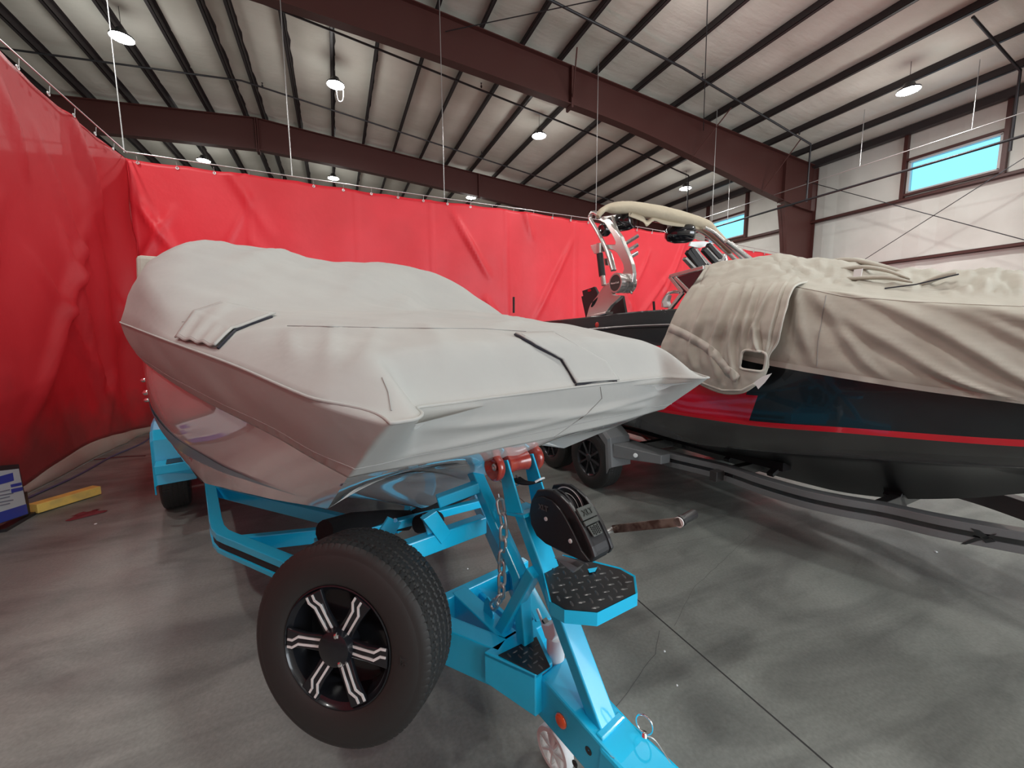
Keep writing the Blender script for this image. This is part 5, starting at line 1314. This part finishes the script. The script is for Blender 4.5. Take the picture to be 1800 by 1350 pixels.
MB().lathe([(0, 0), (0, .022), (.01, .02), (.012, 0)], W2(3.04, 1.125, .535), (T2.L-T2.A*.45), 16).build('side_lamp', 'white', trailer2)
MB().prism([T2.ata(x, y, 3.9) for x, y in ((1124, 762), (1132, 760), (1158, 772), (1156, 777), (1140, 775))], T2.A*.05).build('side_lamp', 'redlens', trailer2, bevel=.004)
for sg in (1, -1):
    MB().bar(W2(2.0, sg*.5, .63), W2(6.8, sg*.55, .60), .12, .07).build('long_bunk', 'blacksoft', trailer2)
    for a in (2.4, 3.4, 4.8, 6.3): bar2('bunk_post', (a, sg*.5, .5), (a, sg*.5, .6), .05, .05)
for (x, y, a_) in ((1190, 787, 3.1), (1264, 812, 2.55), (1340, 838, 2.1)):
    p = T2.loc(atz(x, y, zr2)); MB().bar(W2(p[0], p[1]-.10, zr2), W2(p[0], p[1]-.25, zr2+.06), .05, .03).build('guide_bracket', 'black', trailer2)
bar2('keel_support', (1.47, .0, .38), (1.47, .12, .52), .10, .05, 'black'); bar2('keel_support', (1.47, .0, .46), (1.42, -.4, .50), .06, .05, 'black'); bar2('keel_support', (1.50, .14, .46), (1.50, .14, .56), .05, .03, 'grey2')

# ================================================================== SMALL THINGS ON THE FLOOR
sgn = thing('sign_board', 'low white and blue printed sign board on a dark base at the left edge', 'sign', (-2.95, 4.9, 0))
X0 = -2.78
def SGP(x, y, off=0): p = atx(x, y, X0); return Vector((p.x+off, p.y, p.z))
pb = [SGP(-60, 938), SGP(51, 905), SGP(33, 816), SGP(-75, 824)]
sh = Vector((.06, 0, 0))
MB().prism(pb, (-.03, 0, 0)).build('board', 'black', sgn)
ins = [SGP(-58, 934, .004), SGP(48, 903, .004), SGP(32, 824, .004), SGP(-72, 836, .004)]
MB().prism(ins, (-.003, 0, 0)).build('poster', 'paper', sgn)
pr = MB(); pr2 = MB()
for q in ([(-4, 838), (21, 831), (23, 845), (-2, 852)], [(-10, 903), (45, 886), (48, 903), (-8, 922)], [(17, 852), (36, 848), (37, 853), (18, 857)], [(18, 860), (38, 856), (39, 862), (19, 867)]): pr.prism([SGP(x, y, .005) for x, y in q], (.001, 0, 0))
for k in range(5):
    y = 862+k*6; pr2.prism([SGP(x, yy, .005) for x, yy in ((-6, y+3), (16+(k % 2)*6, y-2), (16+(k % 2)*6, y), (-6, y+5))], (.001, 0, 0))
pr.build('printed_blocks', 'pblue', sgn); pr2.build('printed_lines', 'pgrey', sgn)
MB().box(-2.86, -2.77, 4.9, 5.28, 0, .03).build('base', 'black', sgn)
for y in (4.8, 5.22): MB().box(-2.82, -2.79, y, y+.03, .03, .25).build('support', 'black', sgn)
a0 = Vector((-2.80, 5.31, .055)); a1 = Vector((-2.50, 5.73, .05))
tag(MB().bar(a0, a1, .12, .09).build('wood_block', 'yellow', bevel=.006), 'yellow painted timber block lying on the floor beside the sign board', 'wood block')
rg = MB(); rows = []
c = atz(152, 905, 0)
for j in range(17):
    r = []
    for i in range(17):
        x = (i/16-.5)*.22; y = (j/16-.5)*.15; R0 = 1-.3*math.sin(5*math.atan2(y, x+.001)); q = Vector((x*R0*.86-y*.5, x*.5*R0+y*.9, 0))
        r.append(c+q+Z3*(.004+.035*max(0, nz(q, 22, 3)+.35)*(1-max(abs(2*i/16-1), abs(2*j/16-1))**3)))
    rows.append(r)
tag(rg.grid(rows).build('rag', 'ragred', smooth=True), 'crumpled dark red rag on the floor in front of the yellow block', 'rag')
tag(MB().tube(spline([atz(165, 808, .006), atz(215, 803, .006), atz(256, 801, .006)], 4), .006, 6).build('red_strap', 'ragred'), 'thin red strap on the floor between the curtain and the blue fender', 'strap')
tag(MB().tube(spline([atz(1765, 874, .012), atz(1785, 881, .012), atz(1830, 893, .012), atz(1950, 915, .012)], 5), .014, 8).build('hose', 'yhose'), 'yellow green hose on the floor under the far boat at the right edge', 'hose')
for (x, y, r) in ((1645, 970, .012), (1168, 1145, .006), (1190, 1205, .005), (168, 921, .012), (822, 1000, .006)):
    p = atz(x, y, 0); tag(MB().lathe([(0, r), (.004, r*.8), (.006, 0)], p, Z3, 7).build('debris_fleck', 'white'), {1645: 'pale scrap on the floor in front of the grey trailer rail', 1168: 'tiny pale chip on the floor right of the step platform', 1190: 'tiny pale chip on the floor near the trailer nose', 168: 'pale scrap on the floor just in front of the red rag', 822: 'tiny chip on the floor beneath the near boat'}[x], 'floor debris')
